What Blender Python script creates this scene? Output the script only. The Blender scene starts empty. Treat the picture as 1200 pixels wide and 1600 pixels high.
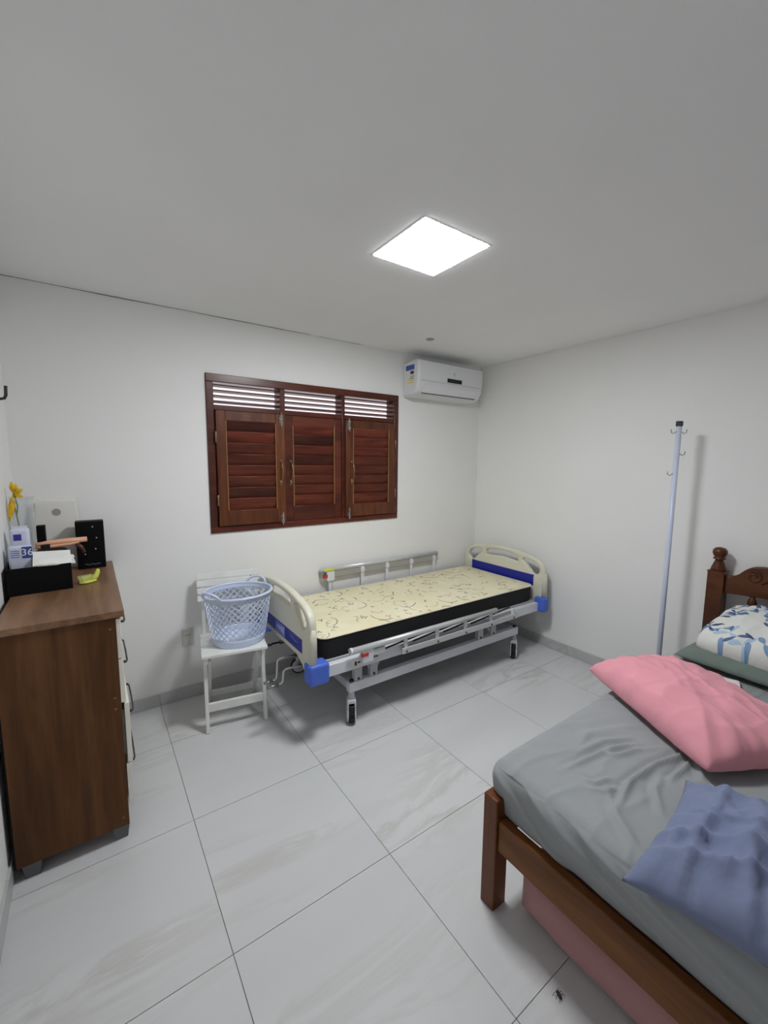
import bpy, bmesh, math, random
from mathutils import Vector, Matrix, noise
random.seed(7)
R = math.radians
SC = bpy.context.scene
COL = SC.collection

# ------------------------------------------------------------------ camera
cam_d = bpy.data.cameras.new('camera')
cam = bpy.data.objects.new('camera', cam_d); COL.objects.link(cam)
SC.camera = cam
pi_, ya_, ro_ = 0.1183, 0.6104, 0.0082
fw = Vector((math.sin(ya_)*math.cos(pi_), math.cos(ya_)*math.cos(pi_), -math.sin(pi_)))
rt = Vector((math.cos(ya_), -math.sin(ya_), 0)); up = rt.cross(fw)
rt2 = rt*math.cos(ro_)+up*math.sin(ro_); up2 = up*math.cos(ro_)-rt*math.sin(ro_)
mw = Matrix((rt2, up2, -fw)).transposed().to_4x4(); mw.translation = (0, 0, 1.55)
cam.matrix_world = mw
cam_d.sensor_fit = 'VERTICAL'; cam_d.sensor_height = 36
cam_d.lens = 657.478/1600*36
cam_d.clip_start = 0.02

# ------------------------------------------------------------------ world + exposure
LAMP_STRENGTH = 84.0
W = bpy.data.worlds.new('World'); SC.world = W; W.use_nodes = True
bg = W.node_tree.nodes['Background']
bg.inputs[0].default_value = (1.0, 0.90, 0.945, 1); bg.inputs[1].default_value = 1.25
SC.view_settings.view_transform = 'Standard'
SC.view_settings.look = 'None'
SC.view_settings.gamma = 1
SC.view_settings.use_curve_mapping = False
SC.view_settings.exposure = 0.0
SC.cycles.diffuse_bounces = 8
SC.cycles.max_bounces = 16

# ------------------------------------------------------------------ material helpers
MATS = {}
def srgb(r, g, b):
    f = lambda c: (c/255/12.92) if c/255 <= .04045 else ((c/255+.055)/1.055)**2.4
    return (f(r), f(g), f(b), 1)
class NT:
    def __init__(s, name):
        s.m = bpy.data.materials.new(name); s.m.use_nodes = True
        s.t = s.m.node_tree; s.n = s.t.nodes; s.b = s.n['Principled BSDF']
        MATS[name] = s.m
    def add(s, typ, **k):
        n = s.n.new(typ)
        for a, v in k.items(): setattr(n, a, v)
        return n
    def link(s, a, b): s.t.links.new(a, b)
    def val(s, n, i, v):
        n.inputs[i].default_value = v
    def math(s, op, a, b=None, c=None):
        n = s.add('ShaderNodeMath', operation=op)
        for i, v in enumerate((a, b, c)):
            if v is None: continue
            if isinstance(v, (int, float)): n.inputs[i].default_value = v
            else: s.link(v, n.inputs[i])
        return n.outputs[0]
    def mix(s, fac, a, b, typ='MIX'):
        n = s.add('ShaderNodeMix', data_type='RGBA', blend_type=typ)
        for i, v in ((0, fac), (6, a), (7, b)):
            if isinstance(v, (int, float)): n.inputs[i].default_value = v
            elif isinstance(v, tuple): n.inputs[i].default_value = v
            else: s.link(v, n.inputs[i])
        return n.outputs[2]
    def coord(s, scale=(1, 1, 1), rot=(0, 0, 0), out='Object', loc=(0, 0, 0)):
        c = s.add('ShaderNodeTexCoord'); m = s.add('ShaderNodeMapping')
        m.inputs['Scale'].default_value = scale; m.inputs['Rotation'].default_value = rot
        m.inputs['Location'].default_value = loc
        s.link(c.outputs[out], m.inputs[0]); return m.outputs[0]
    def noise(s, vec, scale, detail=4, rough=.55, dist=0):
        n = s.add('ShaderNodeTexNoise')
        n.inputs['Scale'].default_value = scale; n.inputs['Detail'].default_value = detail
        n.inputs['Roughness'].default_value = rough; n.inputs['Distortion'].default_value = dist
        if vec is not None: s.link(vec, n.inputs['Vector'])
        return n.outputs['Fac']
    def ramp(s, fac, stops):
        n = s.add('ShaderNodeValToRGB'); e = n.color_ramp.elements
        while len(e) < len(stops): e.new(.5)
        for i, (p, c) in enumerate(stops):
            e[i].position = p; e[i].color = c if isinstance(c, tuple) else (c, c, c, 1)
        s.link(fac, n.inputs[0]); return n.outputs[0]
    def base(s, c):
        if isinstance(c, tuple): s.b.inputs['Base Color'].default_value = c
        else: s.link(c, s.b.inputs['Base Color'])
    def set(s, rough=.5, metal=0, spec=.5, coat=0, trans=0, ior=1.45, sheen=0):
        i = s.b.inputs
        i['Roughness'].default_value = rough; i['Metallic'].default_value = metal
        i['Specular IOR Level'].default_value = spec; i['Coat Weight'].default_value = coat
        i['Coat Roughness'].default_value = .15
        i['Transmission Weight'].default_value = trans; i['IOR'].default_value = ior
        i['Sheen Weight'].default_value = sheen
    def bump(s, h, strength=.2, dist=.01):
        n = s.add('ShaderNodeBump'); n.inputs['Strength'].default_value = strength
        n.inputs['Distance'].default_value = dist
        s.link(h, n.inputs['Height']); s.link(n.outputs[0], s.b.inputs['Normal'])

def plain(name, col, rough=.5, metal=0, spec=.5, coat=0, var=.06, nscale=9, bump=0, bscale=80):
    t = NT(name); v = t.coord()
    f = t.noise(v, nscale, 3)
    lo = tuple(c*(1-var) for c in col[:3])+(1,); hi = tuple(min(1, c*(1+var)) for c in col[:3])+(1,)
    t.base(t.ramp(f, [(.3, lo), (.7, hi)])); t.set(rough, metal, spec, coat)
    if bump: t.bump(t.noise(v, bscale, 3), bump, .004)
    return t.m
def wood(name, cols, scale, rough=.4, coat=0, bump=.15, vary=0.0, dist=.6, spec=.4):
    """cols dark->light; scale: per-axis stretch of the grain."""
    t = NT(name); v = t.coord(scale)
    if vary:
        oi = t.add('ShaderNodeObjectInfo')
        vm = t.add('ShaderNodeVectorMath', operation='ADD'); cb = t.add('ShaderNodeCombineXYZ')
        k = t.math('MULTIPLY', oi.outputs['Random'], 40)
        for i in range(3): t.link(k, cb.inputs[i])
        t.link(v, vm.inputs[0]); t.link(cb.outputs[0], vm.inputs[1]); v = vm.outputs[0]
    f = t.noise(v, 1, 6, .6, dist); f2 = t.noise(v, 4.5, 4, .6, .3)
    g = t.math('MULTIPLY_ADD', f2, .35, t.math('MULTIPLY', f, .75))
    n = len(cols); c = t.ramp(g, [(.36+.34*i/(n-1), cols[i]) for i in range(n)])
    if vary:
        tone = t.ramp(oi.outputs['Random'], [(0, (1-vary, 1-vary, 1-vary*.9, 1)), (.5, (1, 1, 1, 1)), (1, (1+vary*.8, 1+vary*.5, 1+vary*.3, 1))])
        c = t.mix(1.0, c, tone, 'MULTIPLY')
    t.base(c); t.set(rough, 0, spec, coat)
    if bump: t.bump(g, bump, .003)
    return t.m
def fabric(name, col, var=.1, wr=.35, wscale=9, rough=.85, sheen=.15):
    t = NT(name); v = t.coord()
    f = t.noise(v, 5, 4)
    lo = tuple(c*(1-var) for c in col[:3])+(1,); hi = tuple(min(1, c*(1+var)) for c in col[:3])+(1,)
    t.base(t.ramp(f, [(.3, lo), (.7, hi)])); t.set(rough, 0, .2, 0, sheen=sheen)
    w = t.noise(t.coord((1, 1.6, 1)), wscale, 3, .5, .3)
    t.bump(w, wr, .02)
    return t.m

# ------------------------------------------------------------------ materials
plain('wall_paint', (.82, .82, .812, 1), .75, var=.015, nscale=1.6)
plain('ceiling_paint', (.855, .86, .862, 1), .8, var=.02, nscale=1.2, bump=.06, bscale=60)
plain('grout', (.42, .42, .41, 1), .8)
plain('crack_dark', (.22, .215, .2, 1), .9)
def tile_mat(name, k=1.0, rough=.16):
    t = NT(name)
    oi = t.add('ShaderNodeObjectInfo'); geo = t.add('ShaderNodeNewGeometry')
    mp = t.add('ShaderNodeMapping'); mp.inputs['Rotation'].default_value = (0, 0, R(-24)); mp.inputs['Scale'].default_value = (.9, 4.2, 4.2)
    t.link(geo.outputs['Position'], mp.inputs[0])
    vm = t.add('ShaderNodeVectorMath', operation='ADD'); cb = t.add('ShaderNodeCombineXYZ')
    r = t.math('MULTIPLY', oi.outputs['Random'], 23)
    for i in range(3): t.link(r, cb.inputs[i])
    t.link(mp.outputs[0], vm.inputs[0]); t.link(cb.outputs[0], vm.inputs[1])
    a = t.noise(vm.outputs[0], 1.1, 6, .62, .8); b = t.noise(vm.outputs[0], .55, 3, .5, .4)
    veins = t.ramp(a, [(.44, 0.0), (.505, 1.0), (.56, 0.0)])
    mask = t.ramp(b, [(.45, 0.0), (.62, 1.0)])
    fac = t.math('MULTIPLY', veins, t.math('MULTIPLY', mask, .55))
    cloud = t.ramp(b, [(.3, (.60*k, .605*k, .615*k, 1)), (.7, (.655*k, .66*k, .665*k, 1))])
    t.base(t.mix(fac, cloud, (.47*k, .45*k, .42*k, 1))); t.set(rough, 0, .5)
    return t.m
tile_mat('floor_tile', .97); tile_mat('skirting_tile', .80, .3)
wood('walnut', [srgb(64, 40, 21), srgb(88, 56, 31), srgb(110, 74, 43)], (9, 9, .7), .55, 0, .05, spec=.25)
wood('walnut_top', [srgb(94, 66, 46), srgb(120, 88, 64), srgb(142, 108, 82)], (12, 1.2, 12), .38, 0, .05)
wood('window_wood', [srgb(60, 24, 17), srgb(80, 36, 24), srgb(98, 48, 31)], (1.5, 12, 9), .32, .25, .08, vary=.15)
wood('window_stile', [srgb(66, 32, 18), srgb(90, 48, 26), srgb(110, 64, 35)], (14, 14, 1.5), .36, .1, .08, vary=.15)
wood('slat_wood', [srgb(56, 22, 17), srgb(82, 36, 25), srgb(102, 50, 31)], (1.6, 10, 14), .42, .05, .1, vary=.5)
wood('slat_bead', [srgb(120, 84, 48), srgb(150, 108, 66)], (14, 14, 2), .5)
wood('bed_wood', [srgb(82, 44, 14), srgb(106, 62, 26), srgb(124, 78, 38)], (8, 1.3, 8), .42, .0, .08, spec=.3)
wood('bed_wood_post', [srgb(76, 38, 15), srgb(100, 54, 24), srgb(118, 68, 34)], (10, 10, 1.4), .38, .05, .08, spec=.35)
wood('headboard_wood', [srgb(58, 27, 12), srgb(80, 42, 20), srgb(98, 56, 28)], (9, 2, 5), .36, .08, .08, spec=.35)
plain('white_lacquer', srgb(226, 222, 212), .35)
plain('chair_white', srgb(226, 227, 224), .42)
plain('grey_plastic', srgb(92, 96, 98), .5)
plain('metal_grey', srgb(150, 150, 148), .3, .9, var=.03)
plain('chrome', srgb(205, 205, 205), .16, 1, var=.02)
plain('dark_metal', srgb(70, 68, 60), .4, .8)
plain('brass_dull', srgb(140, 116, 86), .35, .7)
plain('enamel_white', srgb(214, 216, 222), .35, var=.02)
plain('enamel_grey', srgb(176, 178, 182), .35, var=.02)
plain('rail_alu', srgb(204, 206, 206), .34, .35, var=.02)
plain('cream_plastic', srgb(214, 211, 194), .38, var=.02)
plain('blue_panel', srgb(22, 36, 148), .28, var=.04)
plain('blue_panel_light', srgb(104, 118, 196), .4, var=.04)
plain('blue_cap', srgb(74, 108, 206), .42, var=.03)
plain('black_plastic', srgb(22, 22, 23), .45)
plain('rubber', srgb(26, 26, 27), .7)
plain('red_plastic', srgb(186, 52, 36), .4)
plain('sticker_white', srgb(222, 222, 214), .5)
plain('sticker_blue', srgb(70, 92, 176), .5)
plain('sticker_ink', srgb(60, 60, 62), .6)
plain('basket_blue', srgb(202, 213, 236), .35, var=.02)
plain('pole_paint', srgb(204, 211, 232), .3, var=.02)
plain('ac_white', srgb(220, 221, 224), .34, var=.01)
plain('ac_grey', srgb(150, 151, 153), .5)
plain('black_card', srgb(8, 8, 10), .6, spec=.2)
plain('paper', srgb(232, 232, 228), .8)
plain('leaflet', srgb(214, 220, 210), .8, var=.15, nscale=60)
plain('peach', srgb(226, 170, 138), .4)
plain('brown_gloss', srgb(74, 40, 30), .3)
plain('pack_white', srgb(206, 212, 230), .35)
plain('pack_purple', srgb(62, 40, 140), .4)
plain('pack_blue', srgb(54, 72, 152), .4)
plain('beige_plastic', srgb(226, 224, 219), .4, var=.02)
plain('disc_grey', srgb(158, 157, 154), .4)
plain('lime_pale', srgb(226, 230, 150), .5)
plain('lime', srgb(208, 218, 92), .45)
plain('petal_yellow', srgb(230, 186, 30), .6, var=.15, nscale=40)
plain('leaf_green', srgb(110, 130, 60), .6)
plain('insect_brown', srgb(44, 38, 26), .5)
plain('silver_dot', srgb(215, 215, 215), .3, .5)
plain('outlet_white', srgb(206, 205, 200), .45)
fabric('sheet_grey', srgb(148, 151, 153), .03, .28, 6)
fabric('pillow_pink', srgb(222, 152, 164), .03, .35, 8)
fabric('pillow_blue', srgb(118, 127, 157), .05, .5, 8)
fabric('pillow_green', srgb(112, 124, 118), .04, .4, 8)
fabric('roll_pink', srgb(172, 128, 128), .06, .5, 7)
plain('black_mattress', srgb(20, 20, 22), .75, bump=.2, bscale=40)
plain('piping_cream', srgb(222, 216, 196), .7)
t = NT('glass_clear'); t.base((.93, .94, .95, 1)); t.set(.08, 0, .5)
tr = t.add('ShaderNodeBsdfTransparent'); tr.inputs[0].default_value = (.95, .96, .965, 1)
lw = t.add('ShaderNodeLayerWeight'); lw.inputs[0].default_value = .35
mx = t.add('ShaderNodeMixShader'); t.link(t.math('MULTIPLY_ADD', lw.outputs['Facing'], .45, .06), mx.inputs[0])
t.link(tr.outputs[0], mx.inputs[1]); t.link(t.b.outputs[0], mx.inputs[2]); t.link(mx.outputs[0], t.n['Material Output'].inputs[0])
t = NT('pack_clear'); t.base((.86, .88, .94, 1)); t.set(.35, 0, .4, 0, .5, 1.2)
t = NT('lamp_glow'); t.base((1, 1, 1, 1))
t.b.inputs['Emission Color'].default_value = (.955, .983, 1, 1); t.b.inputs['Emission Strength'].default_value = LAMP_STRENGTH

def cell_local(t, vec, scale, seed=0.0, rnd=.8):
    vo = t.add('ShaderNodeTexVoronoi', voronoi_dimensions='2D', feature='F1'); vo.inputs['Scale'].default_value = scale
    vo.inputs['Randomness'].default_value = rnd
    ad = t.add('ShaderNodeVectorMath', operation='ADD'); ad.inputs[1].default_value = (seed, seed*.7, 0)
    t.link(vec, ad.inputs[0]); t.link(ad.outputs[0], vo.inputs['Vector'])
    sb = t.add('ShaderNodeVectorMath', operation='SUBTRACT'); t.link(ad.outputs[0], sb.inputs[0]); t.link(vo.outputs['Position'], sb.inputs[1])
    sp = t.add('ShaderNodeSeparateXYZ'); t.link(sb.outputs[0], sp.inputs[0])
    rc = t.add('ShaderNodeSeparateColor'); t.link(vo.outputs['Color'], rc.inputs[0])
    x, y = sp.outputs[0], sp.outputs[1]
    r = t.math('SQRT', t.math('ADD', t.math('MULTIPLY', x, x), t.math('MULTIPLY', y, y)))
    ang = t.math('ARCTAN2', y, x)
    ang = t.math('ADD', ang, t.math('MULTIPLY', rc.outputs[0], 6.283))
    return r, ang, rc.outputs[1], rc.outputs[2]
def build_hospital_ticking():
    t = NT('mattress_print'); v = t.coord()
    ns = t.add('ShaderNodeTexNoise'); ns.inputs['Scale'].default_value = 7
    t.link(v, ns.inputs['Vector'])
    off = t.add('ShaderNodeVectorMath', operation='MULTIPLY_ADD'); off.inputs[1].default_value = (.05, .05, 0)
    t.link(ns.outputs['Color'], off.inputs[0]); t.link(v, off.inputs[2]); v2 = off.outputs[0]
    c = t.ramp(t.noise(v, 5, 3), [(.3, srgb(222, 213, 178)), (.7, srgb(230, 224, 196))])
    # large arcs
    for sc, sd, rad, w, span, col in ((3.4, 0, .080, .0032, .55, srgb(100, 96, 92)), (3.7, 3.1, .055, .0026, .3, srgb(172, 164, 144)),
                                      (4.6, 7.7, .034, .0028, .45, srgb(140, 132, 114))):
        r, a, g1, g2 = cell_local(t, v2, sc, sd)
        ring = t.math('LESS_THAN', t.math('ABSOLUTE', t.math('SUBTRACT', r, rad)), w)
        arc = t.math('GREATER_THAN', t.math('SINE', a), span)
        c = t.mix(t.math('MULTIPLY', t.math('MULTIPLY', ring, arc), .9), c, col)
    # little leaf clusters
    for sc, sd, size, pet, thr, col in ((7.0, 1.7, .019, 1.5, .5, srgb(84, 84, 88)), (6.4, 5.3, .024, 1, .5, srgb(158, 148, 124)), (8.5, 9.1, .014, 1.5, .5, srgb(124, 117, 106))):
        r, a, g1, g2 = cell_local(t, v2, sc, sd)
        edge = t.math('MULTIPLY', t.math('POWER', t.math('ABSOLUTE', t.math('COSINE', t.math('MULTIPLY', a, pet))), 2.5), size)
        inside = t.math('LESS_THAN', r, edge); on = t.math('GREATER_THAN', g1, thr)
        c = t.mix(t.math('MULTIPLY', t.math('MULTIPLY', inside, on), .85), c, col)
    t.base(c); t.set(.8, 0, .2)
    t.bump(t.noise(t.coord(), 14, 2), .15, .01)
def build_floral():
    t = NT('floral_print'); v = t.coord()
    c = t.ramp(t.noise(v, 4, 3), [(.3, srgb(214, 216, 212)), (.7, srgb(224, 225, 220))])
    for sc, sd, size, pet, pw, thr, col, op in ((5.6, 0.9, .066, 1.5, 7, .15, srgb(150, 185, 215), .75), (6.2, 3.3, .064, 2.5, 4, .2, srgb(34, 50, 104), .95),
                                        (7.2, 6.2, .055, 1.0, 14, .12, srgb(52, 82, 140), .9), (9.5, 8.8, .045, .5, 40, .15, srgb(40, 60, 118), .9), (7, 11.4, .05, 1, 6, .25, srgb(84, 128, 176), .8)):
        r, a, g1, g2 = cell_local(t, v, sc, sd, 1.0)
        edge = t.math('MULTIPLY', t.math('POWER', t.math('ABSOLUTE', t.math('COSINE', t.math('MULTIPLY', a, pet))), pw), size)
        inside = t.math('LESS_THAN', r, edge); on = t.math('GREATER_THAN', g1, thr)
        c = t.mix(t.math('MULTIPLY', t.math('MULTIPLY', inside, on), op), c, col)
    t.base(c); t.set(.85, 0, .2, sheen=.1)
    t.bump(t.noise(t.coord((1, 1.7, 1)), 7, 5, .6, 1.0), .3, .02)
build_hospital_ticking(); build_floral()

# ------------------------------------------------------------------ mesh helpers
WL = {}                       # world location of every object's origin
class MB:
    def __init__(s): s.v = []; s.f = []
    def add(s, vs, fs):
        k = len(s.v); s.v += [Vector(p) for p in vs]; s.f += [tuple(i+k for i in f) for f in fs]; return s
    def box(s, x0, x1, y0, y1, z0, z1):
        return s.add([(x0, y0, z0), (x1, y0, z0), (x1, y1, z0), (x0, y1, z0), (x0, y0, z1), (x1, y0, z1), (x1, y1, z1), (x0, y1, z1)],
                     [(0, 3, 2, 1), (4, 5, 6, 7), (0, 1, 5, 4), (1, 2, 6, 5), (2, 3, 7, 6), (3, 0, 4, 7)])
    def hexa(s, a, b):         # bottom quad a, top quad b
        return s.add(list(a)+list(b), [(0, 3, 2, 1), (4, 5, 6, 7), (0, 1, 5, 4), (1, 2, 6, 5), (2, 3, 7, 6), (3, 0, 4, 7)])
    def bar(s, p, q, w, h, upv=(0, 0, 1)):   # rectangular bar p->q, w across, h along up
        p, q = Vector(p), Vector(q); d = (q-p).normalized(); u = Vector(upv)
        if abs(d.dot(u)) > .95: u = Vector((0, 1, 0))
        a = d.cross(u).normalized()*w/2; b = a.cross(d).normalized()*h/2
        return s.hexa([p-a-b, p+a-b, q+a-b, q-a-b], [p-a+b, p+a+b, q+a+b, q-a+b])
    def tube(s, pts, r, n=10, caps=True):
        pts = [Vector(p) for p in pts]; rs = r if isinstance(r, (list, tuple)) else [r]*len(pts)
        vs = []; prev = None
        for i, p in enumerate(pts):
            d = (pts[min(i+1, len(pts)-1)]-pts[max(i-1, 0)]).normalized()
            if prev is None:
                u = Vector((0, 0, 1)) if abs(d.z) < .9 else Vector((1, 0, 0))
            else: u = prev
            a = d.cross(u).normalized(); b = a.cross(d).normalized(); prev = b
            for k in range(n):
                t = 2*math.pi*k/n; vs.append(p+(a*math.cos(t)+b*math.sin(t))*rs[i])
        fs = []
        for i in range(len(pts)-1):
            for k in range(n):
                fs.append((i*n+k, i*n+(k+1) % n, (i+1)*n+(k+1) % n, (i+1)*n+k))
        if caps: fs += [tuple(range(n))[::-1], tuple(range((len(pts)-1)*n, len(pts)*n))]
        return s.add(vs, fs)
    def lathe(s, c, prof, n=20, axis='z', caps=True):
        vs = []; c = Vector(c)
        for r, z in prof:
            for k in range(n):
                t = 2*math.pi*k/n; a, b = r*math.cos(t), r*math.sin(t)
                vs.append(c+Vector({'z': (a, b, z), 'y': (a, z, -b), 'x': (z, a, b)}[axis]))
        fs = [(i*n+k, i*n+(k+1) % n, (i+1)*n+(k+1) % n, (i+1)*n+k) for i in range(len(prof)-1) for k in range(n)]
        if caps: fs += [tuple(range(n))[::-1], tuple(range((len(prof)-1)*n, len(prof)*n))]
        return s.add(vs, fs)
    def prism(s, prof, x0, x1):      # prof: (y,z) list extruded along x
        n = len(prof); vs = [(x0, y, z) for y, z in prof]+[(x1, y, z) for y, z in prof]
        fs = [tuple(range(n)), tuple(range(n, 2*n))[::-1]]+[(i, i+n, (i+1) % n+n, (i+1) % n) for i in range(n)]
        return s.add(vs, fs)
    def build(s, name, mat, parent=None, bevel=0, smooth=False, seg=2, local=False, sub=0, origin=None, angle=40):
        me = bpy.data.meshes.new(name)
        o0 = Vector((0, 0, 0)) if local else (WL.get(parent.name, Vector()) if parent else Vector(origin) if origin is not None else Vector())
        me.from_pydata([tuple(p-o0) for p in s.v], [], s.f)
        bm = bmesh.new(); bm.from_mesh(me); bmesh.ops.recalc_face_normals(bm, faces=bm.faces); bm.to_mesh(me); bm.free()
        o = bpy.data.objects.new(name, me); COL.objects.link(o)
        me.materials.append(MATS[mat])
        if parent: o.parent = parent
        elif origin is not None: o.location = origin
        WL[o.name] = o0.copy()
        if bevel:
            b = o.modifiers.new('bevel', 'BEVEL'); b.width = bevel; b.segments = seg; b.limit_method = 'ANGLE'; b.angle_limit = R(angle)
        if sub:
            m = o.modifiers.new('sub', 'SUBSURF'); m.levels = sub; m.render_levels = sub
        if smooth or bevel:
            me.polygons.foreach_set('use_smooth', [True]*len(me.polygons))
            if not smooth or bevel:
                me.set_sharp_from_angle(angle=R(35))
        return o
def B(*a): return MB().box(*a)
def tag(o, label, cat=None, group=None, kind=None):
    o['label'] = label
    if cat: o['category'] = cat
    if group: o['group'] = group
    if kind: o['kind'] = kind
    return o
def struct(o, label=None):
    o['kind'] = 'structure'
    if label: o['label'] = label
    return o
def empty(name, loc, rz=0):
    o = bpy.data.objects.new(name, None); COL.objects.link(o); o.location = loc; o.rotation_euler = (0, 0, rz)
    o.empty_display_size = .05; WL[o.name] = Vector(loc); return o
def plate(name, outline, holes, thick, bevel, mat, parent, mapf, smooth_curve=True):
    """2D filled curve with holes -> mesh; mapf maps (a,b,c)->world."""
    cu = bpy.data.curves.new('tmp', 'CURVE'); cu.dimensions = '2D'; cu.fill_mode = 'BOTH'
    cu.extrude = max(.0001, thick/2-bevel); cu.bevel_depth = bevel; cu.bevel_resolution = 2
    cu.offset = -bevel
    for loop in [outline]+holes:
        sp = cu.splines.new('POLY'); sp.points.add(len(loop)-1)
        for i, (a, b) in enumerate(loop): sp.points[i].co = (a, b, 0, 1)
        sp.use_cyclic_u = True
    tmp = bpy.data.objects.new('tmp', cu); COL.objects.link(tmp)
    dg = bpy.context.evaluated_depsgraph_get(); dg.update()
    me = bpy.data.meshes.new_from_object(tmp.evaluated_get(dg))
    bpy.data.objects.remove(tmp); bpy.data.curves.remove(cu)
    mb = MB(); mb.add([mapf(*v.co) for v in me.vertices], [tuple(p.vertices) for p in me.polygons])
    bpy.data.meshes.remove(me)
    o = mb.build(name, mat, parent)
    bm = bmesh.new(); bm.from_mesh(o.data); bmesh.ops.remove_doubles(bm, verts=bm.verts, dist=.00005)
    bmesh.ops.recalc_face_normals(bm, faces=bm.faces); bm.to_mesh(o.data); bm.free()
    o.data.polygons.foreach_set('use_smooth', [True]*len(o.data.polygons)); o.data.set_sharp_from_angle(angle=R(50))
    return o
def catmull(pts, n=6, closed=True):
    out = []; m = len(pts)
    for i in range(m if closed else m-1):
        g = lambda k: Vector(pts[k % m] if closed else pts[min(max(k, 0), m-1)])
        p0, p1, p2, p3 = g(i-1), g(i), g(i+1), g(i+2)
        for k in range(n):
            t = k/n
            out.append(tuple(.5*((2*p1)+(p2-p0)*t+(2*p0-5*p1+4*p2-p3)*t*t+(3*p1-p0-3*p2+p3)*t**3)))
    if not closed: out.append(tuple(pts[-1]))
    return out
def text_mesh(name, txt, size, mat, parent, mapf, depth=.0006):
    cu = bpy.data.curves.new('tmp', 'FONT'); cu.body = txt; cu.size = size; cu.extrude = depth; cu.align_x = 'CENTER'; cu.align_y = 'CENTER'
    tmp = bpy.data.objects.new('tmp', cu); COL.objects.link(tmp)
    dg = bpy.context.evaluated_depsgraph_get(); dg.update()
    me = bpy.data.meshes.new_from_object(tmp.evaluated_get(dg)); bpy.data.objects.remove(tmp); bpy.data.curves.remove(cu)
    mb = MB(); mb.add([mapf(*v.co) for v in me.vertices], [tuple(p.vertices) for p in me.polygons]); bpy.data.meshes.remove(me)
    return mb.build(name, mat, parent)
def copy_tree(o, parent=None, delta=None):
    c = o.copy(); COL.objects.link(c); c.parent = parent
    WL[c.name] = WL[o.name].copy()
    for ch in list(o.children): copy_tree(ch, c)
    return c

# ------------------------------------------------------------------ the room
XL, XR, YB, YF, ZC = -.327, 3.1134, 2.8707, -1.35, 2.4476
T = .15
WX0, WX1, WZ0, WZ1 = .630, 2.140, 1.076, 2.096
ox, oy, ts = .2818, 1.2134, .6087
floor = struct(B(XL-T, XR+T, YF-T, YB+T, -.12, -.006).build('floor', 'grout'), 'grey white marbled floor tiles with dark joints')
gap = .0012
xs = [ox+ts*k for k in range(-3, 7)]; ys = [oy+ts*k for k in range(-6, 5)]
full = None
for i in range(len(xs)-1):
    for j in range(len(ys)-1):
        x0, x1, y0, y1 = max(xs[i], XL), min(xs[i+1], XR), max(ys[j], YF), min(ys[j+1], YB)
        if x1-x0 < .02 or y1-y0 < .02: continue
        is_full = abs(x1-x0-ts) < 1e-4 and abs(y1-y0-ts) < 1e-4
        cx, cy = (x0+x1)/2, (y0+y1)/2
        if is_full and full is not None:
            o = bpy.data.objects.new('floor_tile', full); COL.objects.link(o); o.parent = floor
        else:
            hx, hy = (x1-x0)/2-gap, (y1-y0)/2-gap
            o = B(-hx, hx, -hy, hy, -.009, 0).build('floor_tile', 'floor_tile', floor, local=True)
            b = o.data
            if is_full: full = b
        o.location = (cx, cy, 0)
ceiling = struct(B(XL-T, XR+T, YF-T, YB+T, ZC, ZC+.12).build('ceiling', 'ceiling_paint'), 'plain white painted ceiling')
struct(B(XL-T, XL, YF-T, YB+T, -.12, ZC+.12).build('wall_left', 'wall_paint'), 'white painted wall beside the chest of drawers')
struct(B(XR, XR+T, YF-T, YB+T, -.12, ZC+.12).build('wall_right', 'wall_paint'), 'white painted wall behind the wooden headboard')
struct(B(XL, XR, YF-T, YF, -.12, ZC+.12).build('wall_front', 'wall_paint'), 'white painted wall behind the viewer')
wb = MB(); wb.box(XL, WX0, YB, YB+T, -.12, ZC+.12); wb.box(WX1, XR, YB, YB+T, -.12, ZC+.12)
wb.box(WX0, WX1, YB, YB+T, -.12, WZ0); wb.box(WX0, WX1, YB, YB+T, WZ1, ZC+.12)
struct(wb.build('wall_back', 'wall_paint'), 'white painted wall holding the shuttered window')
# skirting: a thin bed of mortar with one tile after another
BH, BT = .082, .010
def skirting(name, horizontal, a0, a1, fixed, sgn, joints, label):
    if horizontal: root = B(a0, a1, min(fixed, fixed+sgn*.004), max(fixed, fixed+sgn*.004), 0, BH-.003).build(name, 'grout')
    else: root = B(min(fixed, fixed+sgn*.004), max(fixed, fixed+sgn*.004), a0, a1, 0, BH-.003).build(name, 'grout')
    struct(root, label)
    js = [a0]+[j for j in joints if a0+.03 < j < a1-.03]+[a1]
    for p, q in zip(js, js[1:]):
        u, v = sorted((fixed, fixed+sgn*BT))
        if horizontal: B(p+gap, q-gap, u, v, 0.0005, BH).build('skirting_tile', 'skirting_tile', root, bevel=.0012)
        else: B(u, v, p+gap, q-gap, 0.0005, BH).build('skirting_tile', 'skirting_tile', root, bevel=.0012)
skirting('baseboard_back', True, XL+BT, XR-BT, YB, -1, xs, 'grey tile skirting under the shuttered window')
skirting('baseboard_right', False, YF, YB, XR, -1, ys, 'grey tile skirting along the headboard wall')
skirting('baseboard_left', False, YF, YB, XL, 1, ys, 'grey tile skirting beside the chest of drawers')
# hairline crack where ceiling meets the window wall
ck = MB(); x = XL+.01; i = 0
while x < 1.75:
    w = .05+.05*random.random(); hh = .0035+.003*noise.noise(Vector((x*3, 0, 0)))
    if x > 1.1: hh *= .6
    if x < 1.2 or random.random() < .6: ck.box(x, x+w, YB-.0012, YB, ZC-max(.001, hh), ZC)
    x += w
struct(ck.build('trim_1', 'crack_dark'), 'dark hairline crack between ceiling and window wall')

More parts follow.
